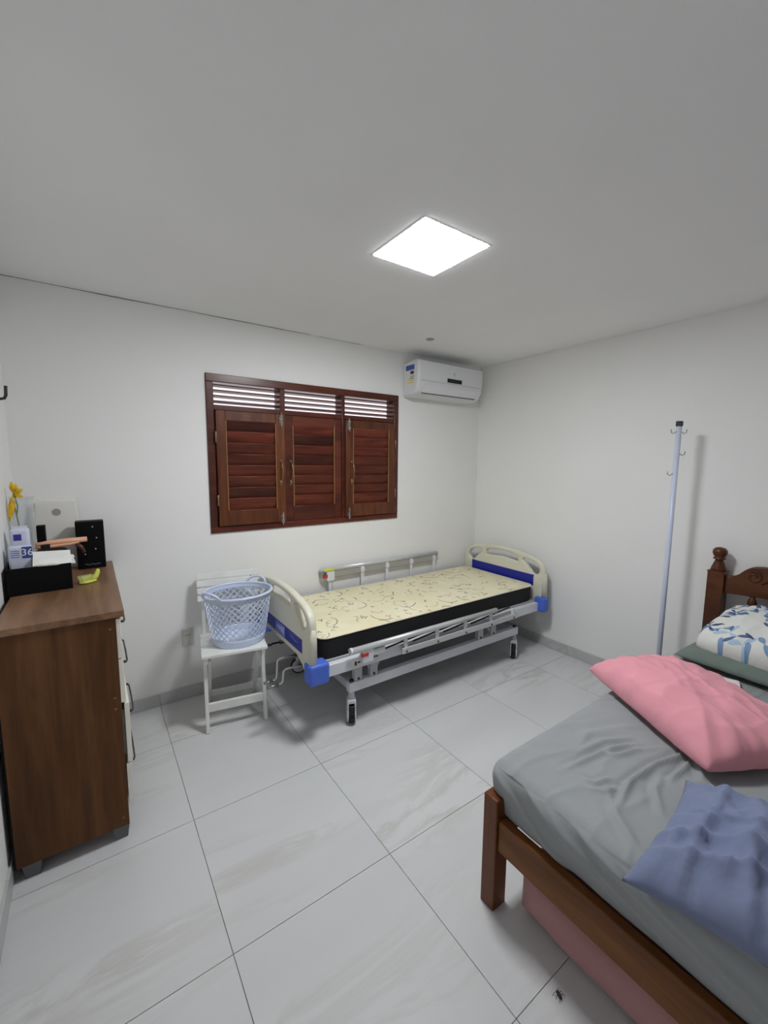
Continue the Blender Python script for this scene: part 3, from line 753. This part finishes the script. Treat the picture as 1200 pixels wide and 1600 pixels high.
# ------------------------------------------------------------------ hospital bed
def hospital_bed():
    r = tag(empty('hospital_bed', (1.95, 2.40, 0)), 'white metal hospital bed with cream end boards under the window', 'bed')
    YM = 2.405
    half = [(.440, .40), (.443, .46), (.445, .55), (.443, .66), (.430, .715), (.385, .757), (.305, .785), (.155, .810), (0, .817)]
    def outline():
        left = catmull([(YM-a, z) for a, z in half], 6, False)
        right = [(2*YM-a, z) for a, z in left[::-1][1:]]
        low = [(YM+.360, .40), (YM+.325, .43), (YM+.26, .458), (YM-.26, .458), (YM-.325, .43), (YM-.360, .40)]
        return left+right+low
    def holes():
        mid = catmull([(YM-.165, .715), (YM-.172, .735), (YM-.160, .765), (YM, .783), (YM+.160, .765), (YM+.172, .735), (YM+.165, .715), (YM, .728)], 4)
        s = [(-.352, .640), (-.382, .660), (-.388, .695), (-.360, .728), (-.300, .752), (-.235, .755), (-.228, .735), (-.255, .710), (-.300, .670), (-.325, .645)]
        return [mid, catmull([(YM+a, z) for a, z in s], 4), catmull([(YM-a, z) for a, z in s], 4)]
    def end_board(nm, x0, bz0, bz1, capx0, capx1, facex):
        b = plate(nm, outline(), holes(), .044, .014, 'cream_plastic', r, lambda a, b_, c: (x0+.022+c, a, b_))
        # thicker end posts
        B(x0-.002, x0+.046, YM-.342, YM+.342, bz0, bz1).build('blue_panel', 'blue_panel', b, bevel=.004)
        for y0, y1 in ((1.940, 2.03), (2.78, 2.864)):
            B(capx0, capx1, y0, y1, .352, .470).build('corner_cap', 'blue_cap', b, bevel=.016, seg=3)
        for y in (1.975, 2.835):
            MB().tube([(x0+.022, y, .465), (x0+.022, y, .60), (x0+.022, y+(.001 if y < 2 else -.001), .66)], [.0235, .0235, .018], 14).build('end_post', 'cream_plastic', b, smooth=True)
        return b
    fb = end_board('footboard', .902, .495, .578, .892, 1.010, -1)
    hb = end_board('headboard', 2.955, .545, .637, 2.925, 3.004, 1)
    # pale printed square on the footboard panel
    B(.8985, .901, 2.305, 2.455, .503, .570).build('printed_square', 'blue_panel_light', fb)
    for k in range(4): B(.898, .9, 2.325+.03*k, 2.337+.03*k, .515+.006*k, .560-.004*k).build('print_mark', 'sticker_white', fb)
    MB().tube([(.8995, 2.23, .548), (.8995, 2.19, .552), (.8995, 2.15, .540), (.8995, 2.11, .546)], [.002, .005, .005, .002], 8).build('print_wave', 'blue_panel_light', fb)
    # bed frame
    for y0, y1 in ((1.990, 2.030), (2.782, 2.822)):
        B(.950, 2.955, y0, y1, .355, .425).build('frame_rail', 'enamel_white', r, bevel=.004)
    for x in (1.03, 1.55, 2.15, 2.90):
        B(x-.015, x+.015, 2.03, 2.782, .370, .410).build('cross_bar', 'enamel_grey', r, bevel=.003)
    for xa, xb in ((1.0, 1.42), (1.44, 1.78), (1.80, 2.12), (2.14, 2.93)):
        B(xa, xb, 2.034, 2.778, .411, .434).build('deck_panel', 'enamel_grey', r, bevel=.003)
    for y0, y1 in ((2.010, 2.050), (2.752, 2.792)):
        B(1.172, 2.712, y0, y1, .203, .263).build('base_rail', 'enamel_white', r, bevel=.004)
    for x in (1.20, 2.685): B(x-.02, x+.02, 2.05, 2.752, .208, .258).build('base_cross_bar', 'enamel_grey', r, bevel=.003)
    for y in (2.03, 2.772):
        for x in (1.235, 1.345, 2.285, 2.425):
            p = B(x-.027, x+.027, y-.016, y+.016, .263, .356).build('support_post', 'enamel_grey', r, bevel=.003)
            MB().lathe((x, y-.017, .276), [(.008, -.003), (.008, .001)], 8, 'y').build('bolt', 'dark_metal', p)
        for xa, xb in ((1.20, 1.235), (1.30, 1.345), (1.40, 1.345), (2.35, 2.425)):
            MB().bar((xa, y, .356), (xb, y, .268), .010, .012).build('gusset', 'enamel_grey', r)
    MB().bar((1.38, 2.25, .40), (2.24, 2.25, .285), .025, .035).build('lift_arm', 'enamel_grey', r, bevel=.002)
    MB().bar((1.40, 2.55, .40), (2.30, 2.55, .285), .025, .035).build('lift_arm', 'enamel_grey', r, bevel=.002)
    MB().tube([(1.02, 2.25, .385), (2.24, 2.25, .375)], .012, 10).build('screw_rod', 'metal_grey', r, smooth=True)
    MB().tube([(1.02, 2.55, .385), (2.24, 2.55, .375)], .012, 10).build('screw_rod', 'metal_grey', r, smooth=True)
    # casters
    def caster(x, y, ang):
        c = empty('caster', (0, 0, 0)); c.parent = r; c.location = Vector((x, y, 0))-WL[r.name]; c.rotation_euler = (0, 0, ang)
        WL[c.name] = Vector((x, y, 0))
        MB().lathe((0, 0, 0), [(.016, .150), (.020, .16), (.020, .185), (.016, .200), (.016, .205)], 14).build('stem', 'enamel_grey', c, smooth=True, local=True)
        MB().lathe((0, 0, .264), [(.014, 0), (.012, .010)], 12).build('plug', 'black_plastic', c, local=True)
        # wheel axis along local X
        MB().lathe((0, .012, .055), [(.030, -.016), (.050, -.016), (.055, -.012), (.055, .012), (.050, .016), (.030, .016)], 28, 'x').build('wheel', 'rubber', c, smooth=True, local=True)
        for s in (-1, 1):
            m = MB(); m.lathe((s*.0215, .012, .060), [(.046, -.0045), (.048, 0), (.044, .0045)], 24, 'x'); m.build('hub_cover', 'enamel_white', c, smooth=True, local=True)
            B(s*.0215-.0045, s*.0215+.0045, -.026, .034, .060, .150).build('fork', 'enamel_white', c, bevel=.003, local=True)
        B(-.026, .026, -.026, .034, .132, .158).build('fork_crown', 'enamel_white', c, bevel=.007, local=True)
        B(-.015, .015, -.044, -.030, .075, .128).build('brake_pedal', 'black_plastic', c, bevel=.005, local=True)
    caster(1.195, 2.030, R(-24)); caster(2.688, 2.030, R(-48)); caster(1.195, 2.772, R(70)); caster(2.688, 2.772, R(20))
    # lowered front side rail
    fr = MB().tube([(1.150, 1.957, .487), (2.375, 1.957, .484)], .0175, 14).build('side_rail', 'rail_alu', r, smooth=True)
    fr['label'] = 'lowered aluminium side rail along the front'
    MB().lathe((1.149, 1.957, .487), [(.019, -.006), (.019, .008)], 14, 'x').build('end_plug', 'enamel_white', fr)
    B(1.515, 2.625, 1.950, 1.974, .374, .412).build('lower_bar', 'rail_alu', fr, bevel=.004)
    for x in (1.545, 1.805, 2.065, 2.325, 2.575):
        p = B(x-.013, x+.013, 1.956, 1.970, .390, .480 if x < 2.5 else .455).build('post', 'enamel_white', fr, bevel=.002)
        MB().lathe((x, 1.949, .388), [(.007, -.002), (.007, .002)], 10, 'y').build('rivet', 'dark_metal', p)
    for xa, xb in ((1.33, 1.75), (1.62, 2.02), (1.88, 2.28), (2.14, 2.56)):
        MB().tube([(xa, 1.982, .425), (xb, 1.982, .462)], .006, 6).build('link_rod', 'dark_metal', fr, smooth=True)
    br = B(1.225, 1.300, 1.948, 1.988, .395, .472).build('latch_bracket', 'enamel_white', fr, bevel=.004)
    B(1.295, 1.385, 1.952, 1.988, .425, .462).build('latch_plate', 'enamel_white', br, bevel=.004)
    B(1.216, 1.262, 1.944, 1.960, .437, .456).build('red_latch', 'red_plastic', br, bevel=.003)
    B(1.300, 1.365, 1.9865, 1.991, .385, .418).build('sticker', 'sticker_white', br)
    for k in range(3): B(1.305+.018*k, 1.317+.018*k, 1.985, 1.990, .392, .402+.004*(k % 2)).build('sticker_mark', 'sticker_ink', br)
    B(1.185, 1.250, 1.9865, 1.991, .372, .412).build('sticker', 'sticker_white', br)
    B(1.192, 1.206, 1.985, 1.990, .378, .402).build('sticker_mark', 'sticker_ink', br)
    B(1.212, 1.242, 1.985, 1.990, .388, .398).build('sticker_mark', 'sticker_ink', br)
    # raised rear side rail
    rr = MB().tube([(1.395, 2.838, .725), (2.585, 2.838, .722)], .0175, 14).build('side_rail', 'rail_alu', r, smooth=True)
    rr['label'] = 'raised aluminium side rail along the wall'
    B(1.40, 2.58, 2.830, 2.846, .660, .712).build('rail_web', 'disc_grey', rr, bevel=.003)
    for x in (1.475, 1.770, 2.015, 2.275, 2.540):
        B(x-.013, x+.013, 2.824, 2.838, .405, .715).build('post', 'enamel_white', rr, bevel=.002)
        B(x-.018, x+.018, 2.818, 2.832, .665, .700).build('post_clip', 'enamel_white', rr, bevel=.003)
    b2 = B(1.440, 1.505, 2.806, 2.838, .640, .715).build('latch_bracket', 'enamel_white', rr, bevel=.004)
    B(1.412, 1.445, 2.804, 2.822, .668, .692).build('red_latch', 'red_plastic', b2, bevel=.003)
    B(1.415, 1.50, 2.801, 2.806, .722, .742).build('yellow_sticker', 'lime', b2)
    # hand cranks at the foot end
    def crank(y, z, x1, xe, drop, yo=0, mat='chrome'):
        k = MB().tube([(1.03, y, z), (x1+.012, y, z+.004), (x1, y, z-.006), (x1-.006, y, z-drop+.012), (x1-.016, y, z-drop), (xe, y, z-drop-.003)], .0065, 8).build('crank', mat, r, smooth=True)
        MB().tube([(x1-.030, y, z-drop-.001), (xe-.004, y, z-drop-.003)], .0095, 10).build('grip', 'metal_grey' if mat == 'chrome' else mat, k, smooth=True)
        MB().lathe((.99, y, z+.002), [(.013, -.05), (.013, .05)], 10, 'x').build('collar', 'dark_metal', k)
    crank(2.25, .405, .828, .750, .115); crank(2.15, .386, .826, .732, .074); crank(2.50, .392, .875, .80, .006, mat='black_plastic')
hospital_bed()
def hospital_mattress():
    x0, x1, y0, y1, z0, z1 = 1.000, 2.925, 2.036, 2.800, .4345, .562
    r = tag(empty('hospital_mattress', ((x0+x1)/2, (y0+y1)/2, z0)), 'thin black sided mattress with cream flourish print on the hospital bed', 'mattress')
    def rr(x0, x1, y0, y1, rad, n=6):
        out = []
        for cx, cy, a0 in ((x1-rad, y1-rad, 0), (x0+rad, y1-rad, 90), (x0+rad, y0+rad, 180), (x1-rad, y0+rad, 270)):
            for k in range(n+1):
                a = R(a0+90*k/n); out.append((cx+rad*math.cos(a), cy+rad*math.sin(a)))
        return out
    loop = rr(x0, x1, y0, y1, .06); n = len(loop)
    m = MB(); rings = [(z0, .012), (z0+.010, .003), (z0+.03, 0), (z1-.02, 0), (z1-.004, .002)]
    vs = []; cx, cy = (x0+x1)/2, (y0+y1)/2
    for z, ins in rings:
        for a, b in loop: vs.append((a-math.copysign(ins, a-cx), b-math.copysign(ins, b-cy), z))
    fs = [(j*n+i, j*n+(i+1) % n, (j+1)*n+(i+1) % n, (j+1)*n+i) for j in range(len(rings)-1) for i in range(n)]+[tuple(range(n))[::-1], tuple(range((len(rings)-1)*n, len(rings)*n))]
    m.add(vs, fs).build('side_cover', 'black_mattress', r, smooth=True)
    # printed top with gentle quilting crown
    vs = [((x0+x1)/2, (y0+y1)/2, z1+.010)]; fs = []; ks = [.2, .4, .6, .8, .93, .985, 1.0]
    for k in ks:
        for a, b in loop:
            x, y = cx+(a-cx)*k, cy+(b-cy)*k
            z = z1+.010*(1-k**8)+.003*noise.noise(Vector((x*4, y*4, 0)))*(1-k**6)-(.006 if k == 1 else 0)
            vs.append((x, y, z))
    for i in range(n): fs.append((0, 1+i, 1+(i+1) % n))
    for j in range(len(ks)-1):
        for i in range(n): fs.append((1+j*n+i, 1+(j+1)*n+i, 1+(j+1)*n+(i+1) % n, 1+j*n+(i+1) % n))
    MB().add(vs, fs).build('printed_top', 'mattress_print', r, smooth=True)
    MB().tube([(a, b, z1-.002) for a, b in loop+loop[:1]], .0045, 6, caps=False).build('piping', 'piping_cream', r, smooth=True)
hospital_mattress()

# ------------------------------------------------------------------ IV pole
def iv_pole():
    c = (2.902, 1.085, 0); r = tag(empty('drip_stand', c), 'tall pale lavender drip stand pole with small hooks', 'drip stand')
    MB().lathe(c, [(.0140, .03), (.0140, 1.775)], 16).build('pole', 'pole_paint', r, smooth=True)
    B(c[0]-.0155, c[0]+.0155, c[1]-.0155, c[1]+.0155, 1.775, 1.806).build('end_cap', 'black_plastic', r, bevel=.004)
    u = Vector((.8, -.6, 0))
    for z, s in ((1.745, 1), (1.745, -1), (1.615, 1), (1.495, -1)):
        b = Vector((c[0], c[1], z)); d = u*s
        MB().tube([b+d*.013, b+d*.032+Vector((0, 0, -.012)), b+d*.044+Vector((0, 0, -.006)), b+d*.047+Vector((0, 0, .012))], .003, 6).build('hook', 'chrome', r, smooth=True)
    for k in range(4):
        a = R(45+90*k); d = Vector((math.cos(a), math.sin(a), 0)); b = Vector((c[0], c[1], .045))
        MB().bar(b, b+d*.14+Vector((0, 0, -.018)), .028, .028).build('base_foot', 'pole_paint', r, bevel=.004)
        MB().lathe(b+d*.128+Vector((0, 0, -.045)), [(.011, 0), (.012, .02)], 10).build('foot_pad', 'rubber', r)
iv_pole()

# ------------------------------------------------------------------ wooden double bed
MY0, MY1, MX0, MX1 = -.47, .908, 1.070, 2.990
def wooden_bed():
    r = tag(empty('wooden_bed', (2.05, .22, 0)), 'brown varnished wooden double bed with carved headboard', 'bed')
    for y0, y1 in ((.832, .890), (-.455, -.397)):
        B(1.056, 1.122, y0, y1, 0, .418).build('leg', 'bed_wood_post', r, bevel=.004)
        MB().lathe((1.0555, (y0+y1)/2, .335), [(.006, -.0008), (.006, .002)], 12, 'x').build('dowel', 'bed_wood', r)
    B(1.066, 1.098, -.397, .832, .232, .346).build('foot_rail', 'bed_wood', r, bevel=.004)
    for y0, y1 in ((.848, .878), (-.445, -.415)): B(1.122, 3.0, y0, y1, .236, .346).build('side_rail', 'bed_wood', r, bevel=.003)
    for k in range(12):
        x = 1.20+.155*k; B(x, x+.07, -.414, .847, .318, .338).build('bed_slat', 'bed_wood', r, bevel=.002)
    for yc in (.865, -.425):
        p = B(3.0, 3.08, yc-.041, yc+.041, 0, .918).build('headboard_post', 'headboard_wood', r, bevel=.004)
        B(2.998, 3.082, yc-.043, yc+.043, .918, .926).build('post_cap', 'headboard_wood', p, bevel=.002)
        MB().lathe((3.04, yc, .926), [(.038, 0), (.037, .012), (.026, .045), (.020, .062), (.022, .066), (.031, .069), (.031, .075), (.024, .079), (.031, .090), (.037, .106), (.035, .122), (.024, .135), (.004, .140)], 22).build('finial', 'headboard_wood', p, smooth=True)
    ym = .22
    top = [(.604, .905), (.575, .907), (.545, .925), (.515, .958), (.48, .980), (.43, .988), (.37, .982), (.30, .985), (.20, 1.02), (.10, 1.05), (0, 1.06)]
    tl = catmull([(ym+a, z) for a, z in top], 4, False); tr = [(2*ym-a, z) for a, z in tl[::-1][1:]]
    bot = [(ym-.604, .800), (ym-.45, .812), (ym-.2, .815), (ym+.2, .815), (ym+.45, .812), (ym+.604, .800)]
    cb = plate('crest_board', tl+tr+bot, [], .036, .005, 'headboard_wood', r, lambda a, b, c: (3.040+c, a, b))
    # carved scrolls on the crest board
    for s in (1, -1):
        m = MB()
        for (cy, cz, r0, turns, w) in ((.475, .925, .036, 1.4, .008), (.36, .915, .030, -1.2, .007)):
            pts = []
            for k in range(22):
                q = k/21; a = q*turns*2*math.pi+1.2; rad = r0*(1-.75*q); pts.append((3.022, ym+s*(cy+rad*math.cos(a)), cz+rad*math.sin(a)))
            m.tube(pts, [w*(1-.4*k/21) for k in range(22)], 7)
        m.tube([(3.022, ym+s*.44, .89), (3.020, ym+s*.38, .945), (3.020, ym+s*.29, .955), (3.022, ym+s*.22, .93)], [.004, .011, .011, .003], 8)
        m.build('carving', 'headboard_wood', cb, smooth=True)
    B(3.022, 3.058, -.385, .825, .430, .500).build('lower_head_rail', 'headboard_wood', r, bevel=.003)
    for k in range(11):
        y = ym+.475-.095*k
        MB().lathe((3.04, y, .500), [(.012, 0), (.014, .03), (.020, .07), (.022, .12), (.016, .19), (.011, .225), (.011, .235), (.019, .25), (.023, .268), (.019, .287), (.012, .298), (.012, .315)], 14).build('spindle', 'headboard_wood', r, smooth=True)
wooden_bed()

RIDGES = [([(1.22, .721), (1.392, .693), (1.5, .676), (1.615, .623)], .009, .012), ([(1.198, .525), (1.313, .551), (1.375, .561), (1.523, .55), (1.631, .522), (1.72, .50)], .013, .012),
          ([(1.474, .493), (1.561, .488), (1.70, .491)], .011, .010), ([(1.222, .633), (1.26, .588), (1.335, .562)], .006, .012), ([(1.421, .681), (1.477, .643), (1.577, .615)], .007, .012),
          ([(1.254, .666), (1.27, .622), (1.35, .601)], .006, .010), ([(1.12, .40), (1.20, .525), (1.3, .60)], .005, .016), ([(1.30, .44), (1.40, .50), (1.50, .52)], .006, .014),
          ([(1.35, .74), (1.5, .72), (1.62, .66)], .006, .014), ([(1.40, .80), (1.6, .74), (1.75, .66)], .004, .02), ([(1.55, .42), (1.65, .47), (1.8, .50)], .010, .014),
          ([(2.15, .50), (2.25, .42), (2.40, .40)], .011, .012), ([(2.10, .40), (2.2, .36), (2.38, .36)], .010, .011), ([(2.2, .56), (2.3, .50), (2.42, .48)], .008, .012), ([(2.05, .30), (2.2, .30), (2.4, .28)], .010, .012)]
def seg_dist(p, a, b):
    ap, ab = p-a, b-a; t = max(0, min(1, ap.dot(ab)/max(1e-9, ab.dot(ab)))); d = ap-ab*t
    return d.length, (ab.x*ap.y-ab.y*ap.x)
def sheet_h(x, y):
    h = .004*noise.noise(Vector((x*3, y*3, 1.3)))+.0022*noise.noise(Vector((x*13, y*17, 4.1)))+.005*max(0, 1-abs(noise.noise(Vector((x*3.2+y*5.5, y*6-x*1.2, 8.3))))*5)**2
    p = Vector((x, y))
    for pts, A, w in RIDGES:
        best = 9; sg = 1; n = len(pts)-1; q = 0
        for i in range(n):
            a, b = Vector(pts[i]), Vector(pts[i+1]); d, c = seg_dist(p, a, b)
            if d < best: best, sg, q = d, c, (i+max(0, min(1, (p-a).dot(b-a)/(b-a).length_squared)))/n
        A = A*min(1, 5*q*(1-q))
        if best < w*4:
            s = math.copysign(best, sg)
            h += 1.5*A*(math.exp(-(s/(w*.8))**2)-.5*math.exp(-((s-1.5*w)/w)**2))
    return h
SIDE_FOLDS = [([(.90, .52), (.78, .45), (.66, .37), (.58, .335)], .012, .012), ([(.80, .55), (.69, .49), (.55, .43), (.42, .37)], .012, .013), ([(.72, .53), (.60, .47), (.45, .42), (.30, .36)], .010, .012),
              ([(.62, .53), (.50, .49), (.34, .44), (.15, .38)], .010, .012), ([(.45, .50), (.30, .46), (.10, .41), (-.1, .36)], .009, .012)]
def side_fold(y, z):
    h = 0; p = Vector((y, z))
    for pts, A, w in SIDE_FOLDS:
        best = 9; q = 0; n = len(pts)-1
        for i in range(n):
            a, b = Vector(pts[i]), Vector(pts[i+1]); d, c = seg_dist(p, a, b)
            if d < best: best, q = d, (i+max(0, min(1, (p-a).dot(b-a)/(b-a).length_squared)))/n
        h += A*min(1, 5*q*(1-q)+.1)*math.exp(-(best/w)**2)
    return h
def double_mattress():
    x0, x1, y0, y1, z0, z1 = MX0, MX1, MY0, MY1, .347, .527
    rad = .060; vs = []; fs = []; idx = {}
    def axis(a0, a1, fine, step, near=None):
        out = [a0]; 
        while out[-1] < a1-1e-6:
            x = out[-1]; st = fine if near is None or (near[0] < x < near[1]) else step
            out.append(min(a1, x+st))
        return out
    gx = axis(x0, x1, .0065, .03, (0, 1.85)); gy = axis(y0, y1, .0065, .03, (.3, 2)); gz = [z0+.006*k for k in range(30)]+[z1]
    def shape(x, y, z):
        ix, iy, iz = min(max(x, x0+rad), x1-rad), min(max(y, y0+rad), y1-rad), min(max(z, z0+.03), z1-rad)
        d = Vector((x-ix, y-iy, z-iz)); L = max(abs(d.x), abs(d.y), abs(d.z))
        p = Vector((x, y, z))
        if L > 1e-6:
            rr = min(rad, max(L, 1e-6)); dn = d.normalized()*L
            p = Vector((ix, iy, iz))+dn
        top = max(0, (p.z-(z1-.08))/.08)
        if z >= z1-1e-6: p.z += sheet_h(p.x, p.y)+.006*math.sin((p.x-x0)/(x1-x0)*math.pi)
        # tension folds on the vertical faces
        zf = max(0, min(1, (z1-p.z)/.15))
        if x <= x0+1e-6:
            p.x += .007*noise.noise(Vector((p.y*6, p.z*9, 2)))*(.3+zf)+.022*zf-side_fold(p.y, p.z)*min(1, 6*zf+.15)
        if y >= y1-1e-6: p.y += .006*noise.noise(Vector((p.x*8, p.z*6, 5)))*(.3+zf)-.02*zf
        return p
    def vid(i, j, k):
        key = (i, j, k)
        if key not in idx: idx[key] = len(vs); vs.append(shape(gx[i], gy[j], gz[k]))
        return idx[key]
    nx, ny, nz = len(gx)-1, len(gy)-1, len(gz)-1
    for i in range(nx):
        for j in range(ny): fs.append((vid(i, j, nz), vid(i+1, j, nz), vid(i+1, j+1, nz), vid(i, j+1, nz)))
    for k in range(nz):
        for i in range(nx):
            fs.append((vid(i, ny, k), vid(i, ny, k+1), vid(i+1, ny, k+1), vid(i+1, ny, k))); fs.append((vid(i, 0, k), vid(i+1, 0, k), vid(i+1, 0, k+1), vid(i, 0, k+1)))
        for j in range(ny):
            fs.append((vid(0, j, k), vid(0, j, k+1), vid(0, j+1, k+1), vid(0, j+1, k))); fs.append((vid(nx, j, k), vid(nx, j+1, k), vid(nx, j+1, k+1), vid(nx, j, k+1)))
    c = Vector(((x0+x1)/2, (y0+y1)/2, z0))
    bot = [vid(0, 0, 0), vid(nx, 0, 0), vid(nx, ny, 0), vid(0, ny, 0)]
    fs.append(tuple(bot[::-1]))
    o = MB().add(vs, fs).build('double_mattress', 'sheet_grey', smooth=True, origin=c)
    tag(o, 'double mattress in a wrinkled grey fitted sheet', 'mattress')
double_mattress()

# ------------------------------------------------------------------ pillows
def pillow(name, mat, loc, size, rz, label, tilt=(0, 0), thick=.15, seed=0, flat=.35, wr=1.0, corner=.10, bend=None, full=.55, rnd=.04, fold=0):
    L_, W_ = size; N, M_ = 96, 72; vs = []; fs = []
    def pt(i, j, side):
        u, v = i/N*2-1, j/M_*2-1
        ex = L_/2*u*(1-corner*(1-abs(v)**2.0)*abs(u)**3); ey = W_/2*v*(1-corner*(1-abs(u)**2.0)*abs(v)**3)
        e = max(0, (1-abs(u)**3.2)*(1-abs(v)**3.2)); prof = e**full; cp = 1-rnd*abs(u*v)**4; ex *= cp; ey *= cp
        z = thick*(.5+(1-flat)*.5)*prof if side else -thick*(flat*.5)*prof
        q = Vector((ex*5+seed, ey*5, side*3.0))
        w = noise.noise(q)*.010+noise.noise(q*2.3+Vector((3, 1, 0)))*.0055
        rim = (1-prof)
        a = math.atan2(v, u)
        # pinched creases running in from the seams and corners
        cr = math.sin(a*17+5*noise.noise(q*.8))*.006*rim*prof*3.2
        cu = noise.noise(Vector((ex*3+ey*9+seed*2, ey*4-ex*2, side)))
        ridge = (1-abs(cu)*2.6); ridge = max(0, ridge)**3*.009
        z += (w*prof+cr*prof**.3*rim**.2+ridge*prof)*wr*(1 if side else .3)
        if fold and side:
            w1 = noise.noise(Vector((ex*1.3+ey*3.2+seed, ey*7-ex*1.5, 2.0))); w2 = noise.noise(Vector((ex*9-ey*2, ey*3.5+ex*3+seed, 7.0)))
            w3 = noise.noise(Vector((ex*4+ey*1.5, ey*13-ex*5+seed, 4.0))); z += fold*.35*prof**.6*max(0, 1-abs(w3)*4)**2
            z += fold*prof**.6*(max(0, 1-abs(w1)*4)**2*1.0+max(0, 1-abs(w2)*4.5)**2*.6-.25)
        p = Vector((ex, ey, z))
        if bend: p = bend(p, u, v)
        return p
    idx = {}
    def vid(i, j, s):
        if i in (0, N) or j in (0, M_): s = 0
        k = (i, j, s)
        if k not in idx: idx[k] = len(vs); vs.append(pt(i, j, s))
        return idx[k]
    for s in (0, 1):
        for i in range(N):
            for j in range(M_):
                f = (vid(i, j, s), vid(i+1, j, s), vid(i+1, j+1, s), vid(i, j+1, s)); fs.append(f if s else f[::-1])
    o = MB().add(vs, fs).build(name, mat, smooth=True, local=True)
    o.location = loc; o.rotation_euler = (tilt[0], tilt[1], rz)
    return tag(o, label, 'pillow', 'pillows on the wooden bed')
pillow('pillow', 'pillow_pink', (1.925, .600, .572), (.70, .46), R(60), 'long pink pillow lying across the grey sheet', thick=.150, seed=2.2, flat=.36, wr=1.15, corner=.045, full=.46, rnd=.045, fold=.009)
def bend_blue(p, u, v):
    # settles over the mattress edge at its foot-side corner
    return p+Vector((0, 0, -.030*max(0, -u)**3*max(0, v)**2))
pillow('pillow', 'pillow_blue', (1.275, .075, .560), (.47, .72), R(4), 'crumpled slate blue pillow at the foot of the grey bed', thick=.120, seed=9.4, flat=.32, wr=1.5, corner=.065, rnd=.0, fold=.030, bend=bend_blue)
pillow('pillow', 'pillow_green', (2.680, .500, .568), (.52, .70), R(-2), 'flat grey green pillow under the leaf-print pillow', thick=.095, seed=5.5, flat=.5, wr=.7, corner=.06)
pillow('pillow', 'floral_print', (2.725, .440, .668), (.52, .70), R(-4), 'white pillow with blue leaf print against the headboard', tilt=(0, R(-11)), thick=.155, seed=7.1, flat=.45, wr=.9, corner=.03, full=.36, rnd=.09, fold=.006)
def phone():
    c = Vector((2.372, .625, .542)); r = tag(empty('white_phone', c, R(-72)), 'flat white phone lying beside the pink pillow', 'phone')
    B(-.072, .072, -.034, .034, 0, .009).build('body', 'paper', r, bevel=.004, local=True, seg=3)
    B(-.066, .066, -.030, .030, .0088, .0094).build('screen', 'paper', r, local=True)
phone()

# ------------------------------------------------------------------ things under and by the wooden bed
def pink_roll():
    x0, x1, y0, y1, h = 1.108, 1.72, -.42, .800, .215
    prof = []; n = 8; rad = .095
    for cx, cz, a0 in ((x0+rad, rad, 180), (x1-rad, rad, 270), (x1-rad, h-rad, 0), (x0+rad, h-rad, 90)):
        for k in range(n+1):
            a = R(a0+90*k/n); prof.append((cx+rad*math.cos(a), cz+rad*math.sin(a)))
    m = len(prof); vs = []; fs = []; st = [(0.0, .35), (.008, .60), (.022, .80), (.045, .94), (.075, 1.0)]
    L = [(y1-a, k) for a, k in st]; nn = 24
    L += [(y1-.075-(y1-y0-.15)*i/nn, 1.0) for i in range(1, nn)]+[(y0+a, k) for a, k in st[::-1]]
    cx, cz = (x0+x1)/2, h/2
    for y, k in L:
        for i, (x, z) in enumerate(prof):
            w = .006*noise.noise(Vector((x*6, y*5, z*6)))*(0 if z < .01 else 1)
            xx, zz = x, z
            ins = (1-k)*.16
            xx = min(max(x, x0+ins), x1-ins); zz = min(max(z, ins*.6), h-ins*.8)
            vs.append((xx+w, y, zz+w*.6))
    for j in range(len(L)-1):
        for i in range(m): fs.append((j*m+i, j*m+(i+1) % m, (j+1)*m+(i+1) % m, (j+1)*m+i))
    fs += [tuple(range(m)), tuple(range((len(L)-1)*m, len(L)*m))[::-1]]
    o = MB().add(vs, fs).build('spare_mattress', 'roll_pink', smooth=True, origin=(cx, .2, 0))
    tag(o, 'dusty pink rolled spare mattress pushed under the wooden bed', 'spare mattress')
pink_roll()
def insect():
    c = Vector((1.036, .567, 0)); r = tag(empty('dead_insect', c), 'small dark dead insect on the floor tile', 'insect')
    m = MB(); m.tube([c+Vector((-.004, -.012, .004)), c+Vector((-.002, -.007, .005)), c+Vector((0, 0, .006)), c+Vector((.002, .007, .005)), c+Vector((.003, .010, .004))], [.0015, .0042, .0045, .0035, .001], 10)
    m.build('body', 'insect_brown', r, smooth=True)
    for k in (-1, 0, 1):
        for s in (-1, 1):
            b = c+Vector((0, k*.005, .005)); MB().tube([b, b+Vector((s*.008, k*.003, .005)), b+Vector((s*.014, k*.006, -.0044))], .0007, 5).build('leg', 'insect_brown', r)
insect()
